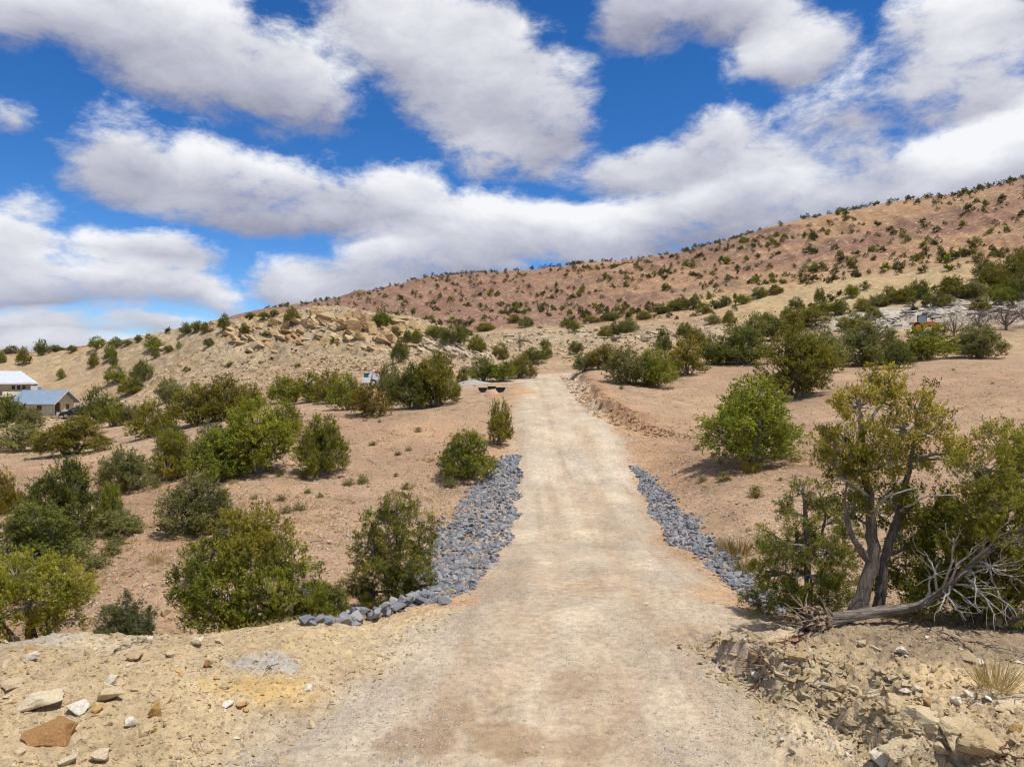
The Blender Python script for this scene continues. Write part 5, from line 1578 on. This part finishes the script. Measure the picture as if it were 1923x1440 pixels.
pebbles('cut_rubble', 'clods of orange earth fallen along the road cut', 1500, s_line(CUT, -.5, 1.3, 36.5, 78), .03, .22, stone_material('cut_clod', [(0, (.22, .12, .06)), (.5, (.38, .23, .12)), (1, (.50, .35, .22))], per_obj=False, scale=8), 2.2, .1)

# rock outcrops of tilted sandstone blocks
BLOCK = [rough_rock(800 + i, 2, .34, .78, .8) for i in range(9)]
def outcrop(label, mat, items, origin_uv):
    ox, oy, oz = hit(*origin_uv)
    e = put('rock_outcrop', None, loc=(ox, oy, oz), label=label, cat='outcrop')
    for i, (u, v, s, asp, tilt) in enumerate(items):
        bx, by, bz = hit(u, v, 60)
        put('rock', BLOCK[i % 9], mat, e, (bx - ox, by - oy + s * .2, bz - oz - s * asp * .12), (PR.uniform(-.18, .18), tilt + PR.uniform(-.12, .12), PR.uniform(-.35, .35)), (s * PR.uniform(.8, 1.3), s * PR.uniform(.6, .9), s * asp))
    return e
it = []
for (u, v, s, asp, t) in [(592,590,1.5,1.3,.2),(604,600,1.9,.9,.5),(622,603,2.2,.7,.6),(640,606,1.8,.9,.6),(655,598,1.4,.8,.4),(676,603,1.9,1.0,.5),(690,612,2.0,1.1,.7),(664,618,2.1,.9,.7),(705,625,1.9,1.0,.7),(720,633,1.7,1.0,.8),
                          (700,640,1.5,.9,.8),(757,600,1.4,.7,.2),(745,606,1.6,.6,.2),(765,608,1.2,.6,.1),(540,612,1.4,.7,.3),(520,606,1.3,.8,.3),(575,610,1.7,.7,.5),(530,632,1.8,.5,.1),(545,636,1.5,.6,.2),(560,640,1.3,.5,.2),(500,640,1.6,.5,.1),(470,622,1.3,.5,.2),
                          (450,612,1.2,.6,.2),(400,620,1.1,.7,.2),(402,608,.9,1.0,.2),(735,640,1.5,.9,.7),(750,655,1.4,.6,.3)]:
    it.append((u, v, s, asp, t))
for i in range(120):
    f = PR.random()
    u = PR.uniform(430, 800); v = np.interp(u, [430, 590, 700, 800], [615, 600, 605, 640]) + abs(PR.gauss(0, 22))
    it.append((u, v, PR.uniform(.6, 1.7), PR.uniform(.22, .5), PR.uniform(.25, .5)))
outcrop('jagged outcrop of tilted tan sandstone blocks along the top of the knoll', M_OUT, it, (640, 620))
it = []
for i in range(110):
    u = PR.uniform(790, 930); v = np.interp(u, [790, 860, 930], [645, 660, 678]) + PR.gauss(0, 9)
    it.append((u, v, PR.uniform(.4, 1.2), PR.uniform(.35, .7), PR.uniform(.1, .6)))
outcrop('low pale ledges stepping down from the knoll toward the side track', M_PALE, it, (860, 660))
it = []
for i in range(150):
    u = PR.uniform(950, 1330); v = np.interp(u, [950, 1080, 1200, 1330], [636, 618, 635, 612]) + PR.gauss(0, 11)
    it.append((u, v, PR.uniform(.35, 1.1), PR.uniform(.25, .5), PR.uniform(0, .3)))
outcrop('pale broken rock slope beyond the road crest under the red hill', M_PALE, it, (1080, 630))
it = []
for i in range(130):
    u = PR.uniform(1600, 1923); v = np.interp(u, [1600, 1700, 1800, 1923], [608, 590, 580, 588]) + PR.gauss(0, 8)
    it.append((u, v, PR.uniform(.5, 1.5), PR.uniform(.22, .42), PR.uniform(-.15, .1)))
outcrop('white cracked slab rock behind the orange tractor', stone_material('white_slab_rock', [(0, (.25, .21, .16)), (.4, (.39, .345, .285)), (.75, (.48, .435, .37)), (1, (.54, .50, .43))], strata=1.3, scale=.5), it, (1740, 590))

# ------------------------------------------------------------------ house, shed, vehicles and site things
class Mesh:
    def __init__(self):
        self.v, self.f = [], []
    def add(self, vs_, fs):
        n = len(self.v)
        self.v += [tuple(float(k) for k in p) for p in vs_]
        self.f += [tuple(i + n for i in f) for f in fs]
        return self
    def box(self, x0, x1, y0, y1, z0, z1):
        return self.add([(x0, y0, z0), (x1, y0, z0), (x1, y1, z0), (x0, y1, z0), (x0, y0, z1), (x1, y0, z1), (x1, y1, z1), (x0, y1, z1)],
                        [(0, 3, 2, 1), (4, 5, 6, 7), (0, 1, 5, 4), (1, 2, 6, 5), (2, 3, 7, 6), (3, 0, 4, 7)])
    def prism(self, prof, y0, y1, tx0=0.0, tx1=0.0):
        """profile in x, z swept along y"""
        n = len(prof)
        self.add([(x_, y0, z_) for x_, z_ in prof] + [(x_, y1, z_) for x_, z_ in prof],
                 [tuple(range(n - 1, -1, -1)), tuple(range(n, 2 * n))] + [(i, (i + 1) % n, n + (i + 1) % n, n + i) for i in range(n)])
        return self
    def cyl(self, c, r, h, axis='y', n=20, r2=None):
        r2 = r if r2 is None else r2
        vs_ = []
        for s_, rr in ((-.5, r), (.5, r2)):
            for i in range(n):
                a = i / n * 2 * math.pi
                p = (rr * math.cos(a), s_ * h, rr * math.sin(a))
                p = {'y': p, 'x': (p[1], p[0], p[2]), 'z': (p[0], p[2], p[1])}[axis]
                vs_.append((c[0] + p[0], c[1] + p[1], c[2] + p[2]))
        return self.add(vs_, [tuple(range(n)), tuple(range(2 * n - 1, n - 1, -1))] + [(i, n + i, n + (i + 1) % n, (i + 1) % n) for i in range(n)])
    def build(self, name, mat, parent=None, bevel=0.0, **kw):
        me = bpy.data.meshes.new(name)
        me.from_pydata(self.v, [], self.f)
        bm = bmesh.new(); bm.from_mesh(me)
        bmesh.ops.recalc_face_normals(bm, faces=bm.faces)
        if bevel:
            bmesh.ops.bevel(bm, geom=[e for e in bm.edges if len(e.link_faces) == 2 and e.calc_face_angle(0) > .5], offset=bevel, segments=2, affect='EDGES', clamp_overlap=True)
        bm.to_mesh(me); bm.free()
        return put(name, me, mat, parent, **kw)
def metal_roof(name, c):
    t = NT(name)
    o = t.obj()
    sp = t.n('ShaderNodeSeparateXYZ'); t.s(sp.inputs[0], o)
    n1 = t.noise(o, 1.5, 4)
    f = t.rng(n1, .3, .7, .88, 1.08)
    v = t.n('ShaderNodeVectorMath', operation='SCALE'); v.inputs[0].default_value = c; t.s(v.inputs['Scale'], f)
    t.s(t.b.inputs['Base Color'], v.outputs[0])
    t.b.inputs['Roughness'].default_value = .42
    t.b.inputs['Metallic'].default_value = .35
    return t.m
M_BLUEROOF = metal_roof('blue_grey_metal_roof', (.30, .38, .47))
M_WHITEROOF = metal_roof('pale_metal_roof', (.66, .69, .73))
M_STONEWALL = simple('cream_stone_wall', (.62, .555, .39), .9, 0, .22, 2.2, .5)
M_ADOBE = simple('tan_stucco', (.42, .33, .24), .9, 0, .12, 1.5, .2)
M_DOOR = simple('red_brown_timber', (.075, .028, .018), .6, 0, .3, 3)
M_GLASS = simple('dark_window_glass', (.03, .035, .04), .08, 0, .1, 1)
M_TRIM = simple('grey_white_trim', (.58, .58, .57), .6, 0, .06, 3)
M_BLACK = simple('black_plastic', (.012, .012, .014), .5, 0, .2, 4)
M_WHITE = simple('white_paint', (.74, .75, .76), .35, 0, .05, 3)
M_ORANGE = simple('orange_paint', (.72, .23, .025), .4, 0, .12, 4)
M_TEAL = simple('teal_green_plastic', (.02, .13, .12), .45, 0, .1, 3)
M_REDP = simple('red_paint', (.45, .02, .02), .4, 0, .08, 3)
M_NAVY = simple('dark_blue_car_paint', (.018, .026, .045), .2, .3, .05, 3)
M_RUBBER = simple('tyre_rubber', (.02, .02, .02), .85, 0, .15, 8)
M_RIM = simple('alloy_rim', (.42, .43, .45), .3, .8, .05, 8)
M_LAMP = simple('red_lamp_glass', (.35, .01, .01), .2, 0, .05, 8)
M_HEAD = simple('clear_lamp_glass', (.7, .72, .74), .15, 0, .05, 8)

# --- stone shed with the blue-grey metal roof
sx_, sy_, sz_ = pos(98, 112)
sz_ = min(sz_, float(land(sx_ - 4, sy_ + 2.5)), float(land(sx_ + 2.5, sy_ + 4)))
shed = put('stone_shed', None, loc=(sx_, sy_, sz_ - .1), rot=(0, 0, R(-2)), label='small cream stone shed with a blue-grey metal gable roof', cat='shed')
LW, GW, EH, RH = 6.0, 5.2, 2.35, 4.05
wl = Mesh()
t = .35
wl.box(-LW, 0, 0, t, 0, EH).box(-LW, 0, GW - t, GW, 0, EH).box(-LW, -LW + t, t, GW - t, 0, EH)
wl.box(-t, 0, t, .28 + t, 0, EH).box(-t, 0, 2.0, GW - t, 0, EH).box(-t, 0, .28 + t, 2.0, 2.15, EH)
for gx0, gx1 in ((-LW, -LW + t), (-t, 0)):
    wl.add([(gx0, 0, EH + .002), (gx0, GW, EH + .002), (gx0, GW / 2, RH - .1), (gx1, 0, EH + .002), (gx1, GW, EH + .002), (gx1, GW / 2, RH - .1)], [(0, 2, 1), (3, 4, 5), (0, 1, 4, 3), (1, 2, 5, 4), (2, 0, 3, 5)])
wo_ = wl.build('wall', M_STONEWALL, shed)
# two roof slopes with standing seams
for sgn in (0, 1):
    rm = Mesh()
    ov, th = .75, .07
    y_e, y_r = (-ov, GW / 2) if sgn == 0 else (GW + ov, GW / 2)
    ze = EH - ov * (RH - EH) / (GW / 2) + .06
    x0, x1 = -LW - .7, .85
    rm.add([(x0, y_e, ze), (x1, y_e, ze), (x1, y_r, RH), (x0, y_r, RH), (x0, y_e, ze + th), (x1, y_e, ze + th), (x1, y_r, RH + th), (x0, y_r, RH + th)],
           [(0, 3, 2, 1), (4, 5, 6, 7), (0, 1, 5, 4), (1, 2, 6, 5), (2, 3, 7, 6), (3, 0, 4, 7)])
    ro = rm.build('roof', M_BLUEROOF, shed)
    for k in range(17):
        xx = x0 + .05 + k * (x1 - x0 - .1) / 16
        Mesh().add([(xx - .015, y_e, ze + th), (xx + .015, y_e, ze + th), (xx + .015, y_r, RH + th), (xx - .015, y_r, RH + th), (xx - .015, y_e, ze + th + .05), (xx + .015, y_e, ze + th + .05), (xx + .015, y_r, RH + th + .05), (xx - .015, y_r, RH + th + .05)],
                   [(0, 3, 2, 1), (4, 5, 6, 7), (0, 1, 5, 4), (1, 2, 6, 5), (2, 3, 7, 6), (3, 0, 4, 7)]).build('roof_seam', M_BLUEROOF, ro)
    bar = Mesh().add([(x1, y_e, ze - .12), (x1 + .04, y_e, ze - .12), (x1 + .04, y_r, RH - .12), (x1, y_r, RH - .12), (x1, y_e, ze + th + .02), (x1 + .04, y_e, ze + th + .02), (x1 + .04, y_r, RH + th + .02), (x1, y_r, RH + th + .02)],
                     [(0, 3, 2, 1), (4, 5, 6, 7), (0, 1, 5, 4), (1, 2, 6, 5), (2, 3, 7, 6), (3, 0, 4, 7)])
    bar.build('barge_board', M_TRIM, ro)
dr = Mesh().box(-.28, -.20, .28 + t, 2.0, 0, 2.15).build('door', M_DOOR, shed)
for k in range(6):
    Mesh().box(-.20, -.175, .66 + k * .22, .66 + k * .22 + .19, .05, 2.1).build('plank', M_DOOR, dr)
def window(parent, x0, x1, y0, y1, z0, z1, axis):
    f = Mesh()
    if axis == 'y':
        f.box(x0 - .06, x1 + .06, y0 - .05, y0, z0 - .06, z0).box(x0 - .06, x1 + .06, y0 - .05, y0, z1, z1 + .06).box(x0 - .06, x0, y0 - .05, y0, z0, z1).box(x1, x1 + .06, y0 - .05, y0, z0, z1)
        w = f.build('window', M_DOOR, parent)
        Mesh().box(x0, x1, y0 - .02, y0 - .003, z0, z1).build('pane', M_GLASS, w)
        Mesh().box((x0 + x1) / 2 - .02, (x0 + x1) / 2 + .02, y0 - .04, y0 - .022, z0, z1).build('glazing_bar', M_DOOR, w)
        Mesh().box(x0 - .12, x1 + .12, y0 - .12, y0, z0 - .14, z0 - .062).build('sill', M_TRIM, w)
    else:
        f.box(x0, x0 + .05, y0 - .06, y1 + .06, z0 - .06, z0).box(x0, x0 + .05, y0 - .06, y1 + .06, z1, z1 + .06).box(x0, x0 + .05, y0 - .06, y0, z0, z1).box(x0, x0 + .05, y1, y1 + .06, z0, z1)
        w = f.build('window', M_DOOR, parent)
        Mesh().box(x0 + .003, x0 + .02, y0, y1, z0, z1).build('pane', M_GLASS, w)
window(shed, -2.4, -1.75, 0, 0, 1.05, 1.65, 'y'); window(shed, -5.1, -4.45, 0, 0, 1.05, 1.65, 'y')
window(shed, 0, 0, 3.3, 3.95, 1.05, 1.75, 'x'); window(shed, 0, 0, 2.45, 2.75, 3.05, 3.4, 'x')
Mesh().box(0, .12, 2.8, 3.0, 2.3, 2.5).build('vent', M_TRIM, shed)

# --- main house behind, hipped pale roof
hx, hy, hz = pos(20, 128)
hz = min(hz, float(land(hx - 8, hy + 6)), float(land(hx + 5, hy)))
zE = CAM_H - (719 - V0) / F * 125 - hz                       # eave and ridge heights seen over the shed
zR = CAM_H - (699 - V0) / F * 130 - hz
house = put('main_house', None, loc=(hx, hy, hz - .1), rot=(0, 0, R(35)), label='long tan stucco house with a pale hipped metal roof behind the shed', cat='house')
PXM = 12.7
X0, X1, Y0, Y1 = -16.0, (60 - 20) / PXM, 0.0, 8.0
Mesh().box(X0, X1, Y0, Y1, 0, zE - .05).build('wall', M_ADOBE, house)
o_ = 1.0
rf = Mesh().add([(X0 - o_, Y0 - o_, zE), (X1 + o_, Y0 - o_, zE), (X1 + o_, Y1 + o_, zE), (X0 - o_, Y1 + o_, zE), (X0 + 4, (Y0 + Y1) / 2, zR + .35), (X1 - 1.6, (Y0 + Y1) / 2, zR + .35)],
           [(0, 1, 2, 3), (0, 1, 5, 4), (1, 2, 5), (2, 3, 4, 5), (3, 0, 4)]).build('roof', M_WHITEROOF, house)
Mesh().box(X0 - o_, X1 + o_, Y0 - o_ - .06, Y0 - o_ - .002, zE - .18, zE + .06).build('fascia', M_TRIM, rf)
Mesh().box(X1 + o_ + .002, X1 + o_ + .06, Y0 - o_ - .06, Y1 + o_, zE - .18, zE + .06).build('fascia', M_TRIM, rf)
for uu in (25, 35, 45):
    xx = (uu - 20) / PXM
    window(house, xx - .18, xx + .18, 0, 0, zE - 1.1, zE - .5, 'y')
Mesh().box((5 - 20) / PXM, (42 - 20) / PXM, -2.2, -.002, 0, zE - 1.45).build('annex', M_STONEWALL, house)
Mesh().box(X0, (28 - 20) / PXM, -3.6, -2.21, zE - 2.35, zE - 2.2).build('porch_roof', M_WHITEROOF, house)
for k in range(5):
    Mesh().box(X0 + k * 3.6, X0 + k * 3.6 + .16, -3.5, -3.34, 0, zE - 2.352).build('post', M_DOOR, house)
Mesh().box((56 - 20) / PXM, (80 - 20) / PXM, -1.6, -.002, 0, zE - 1.35).build('side_annex', M_ADOBE, house)
_c, _s = math.cos(R(35)), math.sin(R(35))
cxl, cyl_ = (57.5 - 20) / PXM, -1.45
cl_ = put('roof_cooler', None, loc=(hx + cxl * _c - cyl_ * _s, hy + cxl * _s + cyl_ * _c, hz - .1 + zE - 1.35), rot=(0, 0, R(35)), label='boxy white cooling unit on the flat annex roof above the shed ridge', cat='cooler')
Mesh().box(0, 1.8, 0, 1.2, .08, .85).build('case', M_TRIM, cl_, .03)
for k in range(6):
    Mesh().box(1.1, 1.7, -.03, -.002, .2 + k * .09, .25 + k * .09).build('louvre', M_RIM, cl_)
for a in (.05, 1.65):
    Mesh().box(a, a + .1, .1, 1.1, 0, .078).build('foot', M_RIM, cl_)
gx, gy, gz = pos(108, 110)
gb = put('container', None, loc=(gx, gy, gz), label='small pale blue container standing outside the red-brown shed door', cat='container')
M_PB = simple('pale_blue_paint', (.42, .52, .62), .5, 0, .1, 5)
Mesh().cyl((0, 0, .5), .2, .8, 'z', 16).build('body', M_PB, gb, .05); Mesh().cyl((0, 0, .96), .10, .14, 'z', 12).build('valve', M_RIM, gb); Mesh().cyl((0, 0, .05), .17, .1, 'z', 14).build('base_ring', M_RIM, gb)

# --- cars
def car(name, label, u, d, paint, rz, v_off=0.0):
    cx, cy, cz = pos(u, d)
    e = put(name, None, loc=(cx, cy, cz + v_off), rot=(0, 0, rz), label=label, cat='car')
    low = [(-2.25, .34), (-2.28, .62), (-2.15, .86), (-1.30, 1.00), (-1.05, 1.04), (2.05, 1.06), (2.26, .95), (2.30, .5), (2.2, .34)]
    me = Mesh()
    n = len(low)
    ws = [(-.93, 0), (-.80, .0)]
    me.prism(low, -.90, .90).build('body', paint, e, .06)
    cabin = [(-1.15, 1.042), (-.35, 1.56), (.25, 1.64), (1.45, 1.60), (2.05, 1.15), (2.1, 1.062)]
    nn = len(cabin)
    cb = Mesh().add([(x_, -.84 + .30 * (z_ - 1.04) / .6, z_) for x_, z_ in cabin] + [(x_, .84 - .30 * (z_ - 1.04) / .6, z_) for x_, z_ in cabin],
                    [tuple(range(nn - 1, -1, -1)), tuple(range(nn, 2 * nn))] + [(i, (i + 1) % nn, nn + (i + 1) % nn, nn + i) for i in range(nn)]).build('cabin', paint, e, .04)
    for sg in (-1, 1):
        def yy(z_):
            return sg * (.848 - .30 * (z_ - 1.04) / .6)
        for q_ in ([(-.88, 1.10), (-.22, 1.52), (.30, 1.56), (.30, 1.10)], [(.38, 1.10), (.38, 1.56), (1.30, 1.53), (1.50, 1.10)], [(1.57, 1.10), (1.40, 1.52), (1.88, 1.22), (1.95, 1.12)]):
            Mesh().add([(x_, yy(z_), z_) for x_, z_ in q_] + [(x_, yy(z_) + sg * .008, z_) for x_, z_ in q_], [(0, 1, 2, 3), (7, 6, 5, 4), (0, 1, 5, 4), (1, 2, 6, 5), (2, 3, 7, 6), (3, 0, 4, 7)]).build('side_window', M_GLASS, cb)
        for dx0 in (-.62, .38):
            Mesh().box(dx0 + .55, dx0 + .75, sg * .905 - .02, sg * .905 + .02, .88, .92).build('door_handle', M_RIM, e)
        Mesh().box(-.85, -.65, sg * .98 - .09, sg * .98 + .09, 1.05, 1.18).build('mirror', paint, e)
        Mesh().box(-2.27, -2.1, sg * .68 - .2, sg * .68 + .2, .66, .82).build('headlight', M_HEAD, e, .02)
        Mesh().box(2.12, 2.31, sg * .74 - .16, sg * .74 + .16, .74, 1.0).build('tail_light', M_LAMP, e, .02)
        for wx in (-1.38, 1.40):
            w = put('wheel', None, parent=e, loc=(wx, sg * .80, .35))
            Mesh().cyl((0, 0, 0), .35, .23, 'y', 24).build('tyre', M_RUBBER, w, .03)
            Mesh().cyl((0, sg * .118, 0), .22, .02, 'y', 18).build('rim', M_RIM, w)
    Mesh().add([(-1.07, -.68, 1.10), (-1.07, .68, 1.10), (-.42, .52, 1.52), (-.42, -.52, 1.52), (-1.085, -.68, 1.11), (-1.085, .68, 1.11), (-.435, .52, 1.53), (-.435, -.52, 1.53)],
               [(0, 3, 2, 1), (4, 5, 6, 7), (0, 1, 5, 4), (1, 2, 6, 5), (2, 3, 7, 6), (3, 0, 4, 7)]).build('windscreen', M_GLASS, cb)
    Mesh().box(2.30, 2.33, -.26, .26, .55, .68).build('number_plate', M_TRIM, e)
    return e
car('parked_car', 'dark blue car parked beside the stone shed', 143, 110.5, M_NAVY, R(31))
car('parked_car', 'white car parked behind the dark blue car, half hidden by junipers', 180, 115, M_WHITE, R(48))

# --- orange tractor
tx, ty, tz = hit(1738, 624, 60)
tr_ = put('tractor', None, loc=(tx, ty, tz), rot=(0, 0, R(-26)), scale=(.86, .86, .86), label='orange tractor with a glazed cab parked in front of the white slab rock', cat='tractor')
Mesh().prism([(.15, .95), (.15, 1.65), (.9, 1.68), (1.75, 1.45), (1.85, 1.1), (1.8, .9)], -.42, .42).build('hood', M_ORANGE, tr_, .06)
Mesh().prism([(-1.3, .7), (-1.35, 1.2), (-.9, 1.45), (.16, 1.45), (.2, .75)], -.55, .55).build('chassis', M_ORANGE, tr_, .05)
cab = Mesh().box(-1.15, .16, -.65, .65, 2.62, 2.74).build('cab_roof', M_BLACK, tr_, .04)
for (px_, py_) in ((-1.08, -.6), (-1.08, .6), (.08, -.6), (.08, .6)):
    Mesh().box(px_ - .04, px_ + .04, py_ - .04, py_ + .04, 1.45, 2.62).build('cab_post', M_BLACK, tr_)
M_PALEGLASS = simple('pale_cab_glass', (.34, .42, .46), .1, 0, .1, 2)
for sg in (-1, 1):
    Mesh().box(-1.03, .03, sg * .60 - .012, sg * .60 + .012, 1.47, 2.60).build('cab_window', M_PALEGLASS, tr_)
    Mesh().prism([(-1.75, 1.15), (-1.55, 1.62), (-.7, 1.62), (-.5, 1.15), (-.6, 1.15), (-.75, 1.52), (-1.5, 1.52), (-1.65, 1.15)], sg * .9 - .22, sg * .9 + .22).build('fender', M_ORANGE, tr_)
    for (wx, rr, ww) in ((-1.1, .78, .42), (1.35, .48, .28)):
        w = put('wheel', None, parent=tr_, loc=(wx, sg * .92, rr))
        Mesh().cyl((0, 0, 0), rr, ww, 'y', 26).build('tyre', M_RUBBER, w, .05); Mesh().cyl((0, sg * ww * .52, 0), rr * .55, .03, 'y', 18).build('rim', M_ORANGE, w)
    Mesh().box(.3, 2.6, sg * .62 - .06, sg * .62 + .06, .85, 1.0).build('loader_arm', M_BLACK, tr_)
Mesh().box(.075, .095, -.55, .55, 1.70, 2.60).build('windscreen', M_PALEGLASS, tr_)
Mesh().prism([(2.55, .25), (2.6, .95), (2.68, .95), (2.68, .33), (3.1, .22), (3.1, .16)], -.8, .8).build('bucket', M_BLACK, tr_)
Mesh().cyl((1.0, .25, 2.0), .05, .8, 'z', 10).build('exhaust', M_BLACK, tr_)

# --- white loader and green box behind the juniper row
lx, ly, lz = pos(711, 74)
ld = put('white_loader', None, loc=(lx, ly, lz), rot=(0, 0, R(12)), label='white compact loader with raised arms and a red crossbar, hidden behind junipers', cat='loader')
zt = CAM_H - (696 - V0) / F * 74 - lz
Mesh().prism([(-1.0, .35), (-1.05, 1.2), (-.6, 1.5), (.7, 1.25), (.9, .4)], -.6, .6).build('body', M_WHITE, ld, .05)
for sg in (-1, 1):
    Mesh().add([(sg * .72 - .09, -.7, .9), (sg * .72 + .09, -.7, .9), (sg * .52 + .09, -.95, zt), (sg * .52 - .09, -.95, zt), (sg * .72 - .09, -.45, .9), (sg * .72 + .09, -.45, .9), (sg * .52 + .09, -.75, zt + .1), (sg * .52 - .09, -.75, zt + .1)],
               [(0, 3, 2, 1), (4, 5, 6, 7), (0, 1, 5, 4), (1, 2, 6, 5), (2, 3, 7, 6), (3, 0, 4, 7)]).build('lift_arm', M_WHITE, ld, .02)
    for wx in (-.62, .55):
        w = put('wheel', None, parent=ld, loc=(wx, sg * .75, .38)); Mesh().cyl((0, 0, 0), .38, .28, 'y', 20).build('tyre', M_RUBBER, w, .03); Mesh().cyl((0, sg * .15, 0), .2, .02, 'y', 14).build('rim', M_WHITE, w)
Mesh().box(-.42, .42, -.95, -.82, zt - .28, zt - .12).build('crossbar', M_REDP, ld)
Mesh().box(-.55, .55, -.6, .5, 1.505, zt - .25).build('cab', M_GLASS, ld, .03)
Mesh().box(-1.75, -.85, -1.2, -1.0, .35, .95).build('bucket', M_WHITE, ld, .03)
ux, uy, uz = pos(690, 80)
zt = CAM_H - (698 - V0) / F * 80 - uz
ub = put('green_box', None, loc=(ux, uy, uz - .05), rot=(0, 0, R(20)), label='tall teal green cabin box with a pale lid behind the juniper row', cat='cabin')
Mesh().box(-.36, .36, -.36, .36, 0, zt - .12).build('case', M_TEAL, ub, .03); Mesh().box(-.43, .43, -.43, .43, zt - .118, zt).build('lid', M_TRIM, ub, .03)
Mesh().box(-.28, .28, -.38, -.362, .12, zt - .3).build('door', M_TEAL, ub); Mesh().box(.12, .18, -.41, -.382, 1.0, 1.2).build('handle', M_BLACK, ub)

# --- black troughs, dirt heap and gravel pile by the side track
def trough(u, v, label, rz, sink=0.0):
    bx, by, bz = hit(u, v, 40)
    e = put('black_trough', None, loc=(bx, by + .45, float(land(bx, by)) - sink), rot=(0, 0, rz), label=label, cat='trough')
    n = 12
    w, h, L, t_ = .36, .36, .7, .035
    prof = [(w * math.cos(math.pi + math.pi * i / n) * (1.0), -h * math.sin(math.pi * i / n)) for i in range(n + 1)]
    body = Mesh().prism([(a, b + h) for a, b in prof], -L / 2, L / 2).build('shell', M_BLACK, e)
    Mesh().box(-w - .04, w + .04, -L / 2 - .03, -L / 2 + .03, h + .002, h + .03).build('rim', M_BLACK, e)
    Mesh().box(-w - .04, w + .04, L / 2 - .03, L / 2 + .03, h + .002, h + .03).build('rim', M_BLACK, e)
    for k in range(4):
        Mesh().box(-w + .1 + k * .18, -w + .14 + k * .18, -L / 2 - .02, -L / 2 - .002, .12 + .03 * abs(k - 1.5), h).build('rib', M_BLACK, e)
trough(906, 737, 'black half-round plastic trough beside the dirt heap toward the gravel pile', R(3)); trough(940, 737, 'black half-round plastic trough beside the dirt heap toward the road', R(-4)); trough(923, 731, 'black half-round plastic trough mostly buried behind the dirt heap', R(2), .14)
def heap(name, u, v, rx, ry, h, mat, label, seed, cat):
    bx, by, bz = hit(u, v, 40)
    nr_, na_ = 18, 40
    rr = np.linspace(0, 1, nr_)[:, None]; aa = np.linspace(0, 2 * math.pi, na_, endpoint=False)[None]
    k = 1 + .25 * fbm(np.cos(aa) * 1.5 + seed, np.sin(aa) * 1.5, 3, seed)
    X, Y = rr * np.cos(aa) * rx * k, rr * np.sin(aa) * ry * k
    prof = np.clip(1 - rr ** 1.3, 0, 1) ** .9
    Z = land(bx + X, by + Y) - bz + h * prof * (1 + .5 * fbm(X * 1.6 + seed, Y * 1.6, 4, seed)) + .03 * fbm(X * 9, Y * 9, 2, seed) - .03 * (rr > .97)
    V_ = np.stack([X, Y, Z], -1).reshape(-1, 3)
    I_ = np.arange(nr_ * na_).reshape(nr_, na_); J_ = np.roll(I_, -1, 1)
    Q_ = np.stack([I_[:-1], I_[1:], J_[1:], J_[:-1]], -1).reshape(-1, 4)
    put(name, mesh_np(name, V_, Q_, None, True), mat, None, (bx, by, bz), label=label, cat=cat)
M_DIRT = simple('scraped_orange_earth', (.46, .28, .155), .95, 0, .2, 9, .6)
M_GRV = simple('pale_grey_gravel', (.335, .31, .28), .95, 0, .3, 16, .7)
heap('dirt_heap', 923, 742, .62, .5, .5, M_DIRT, 'fresh orange dirt heap between the black troughs', 3, 'dirt heap')
heap('dirt_heap', 982, 738, 1.2, .8, .35, M_DIRT, 'low orange dirt heap at the road edge near the crest', 5, 'dirt heap')
heap('gravel_pile', 882, 722, 2.0, 1.3, .42, M_GRV, 'low pale grey gravel pile beside the side track', 7, 'gravel pile')
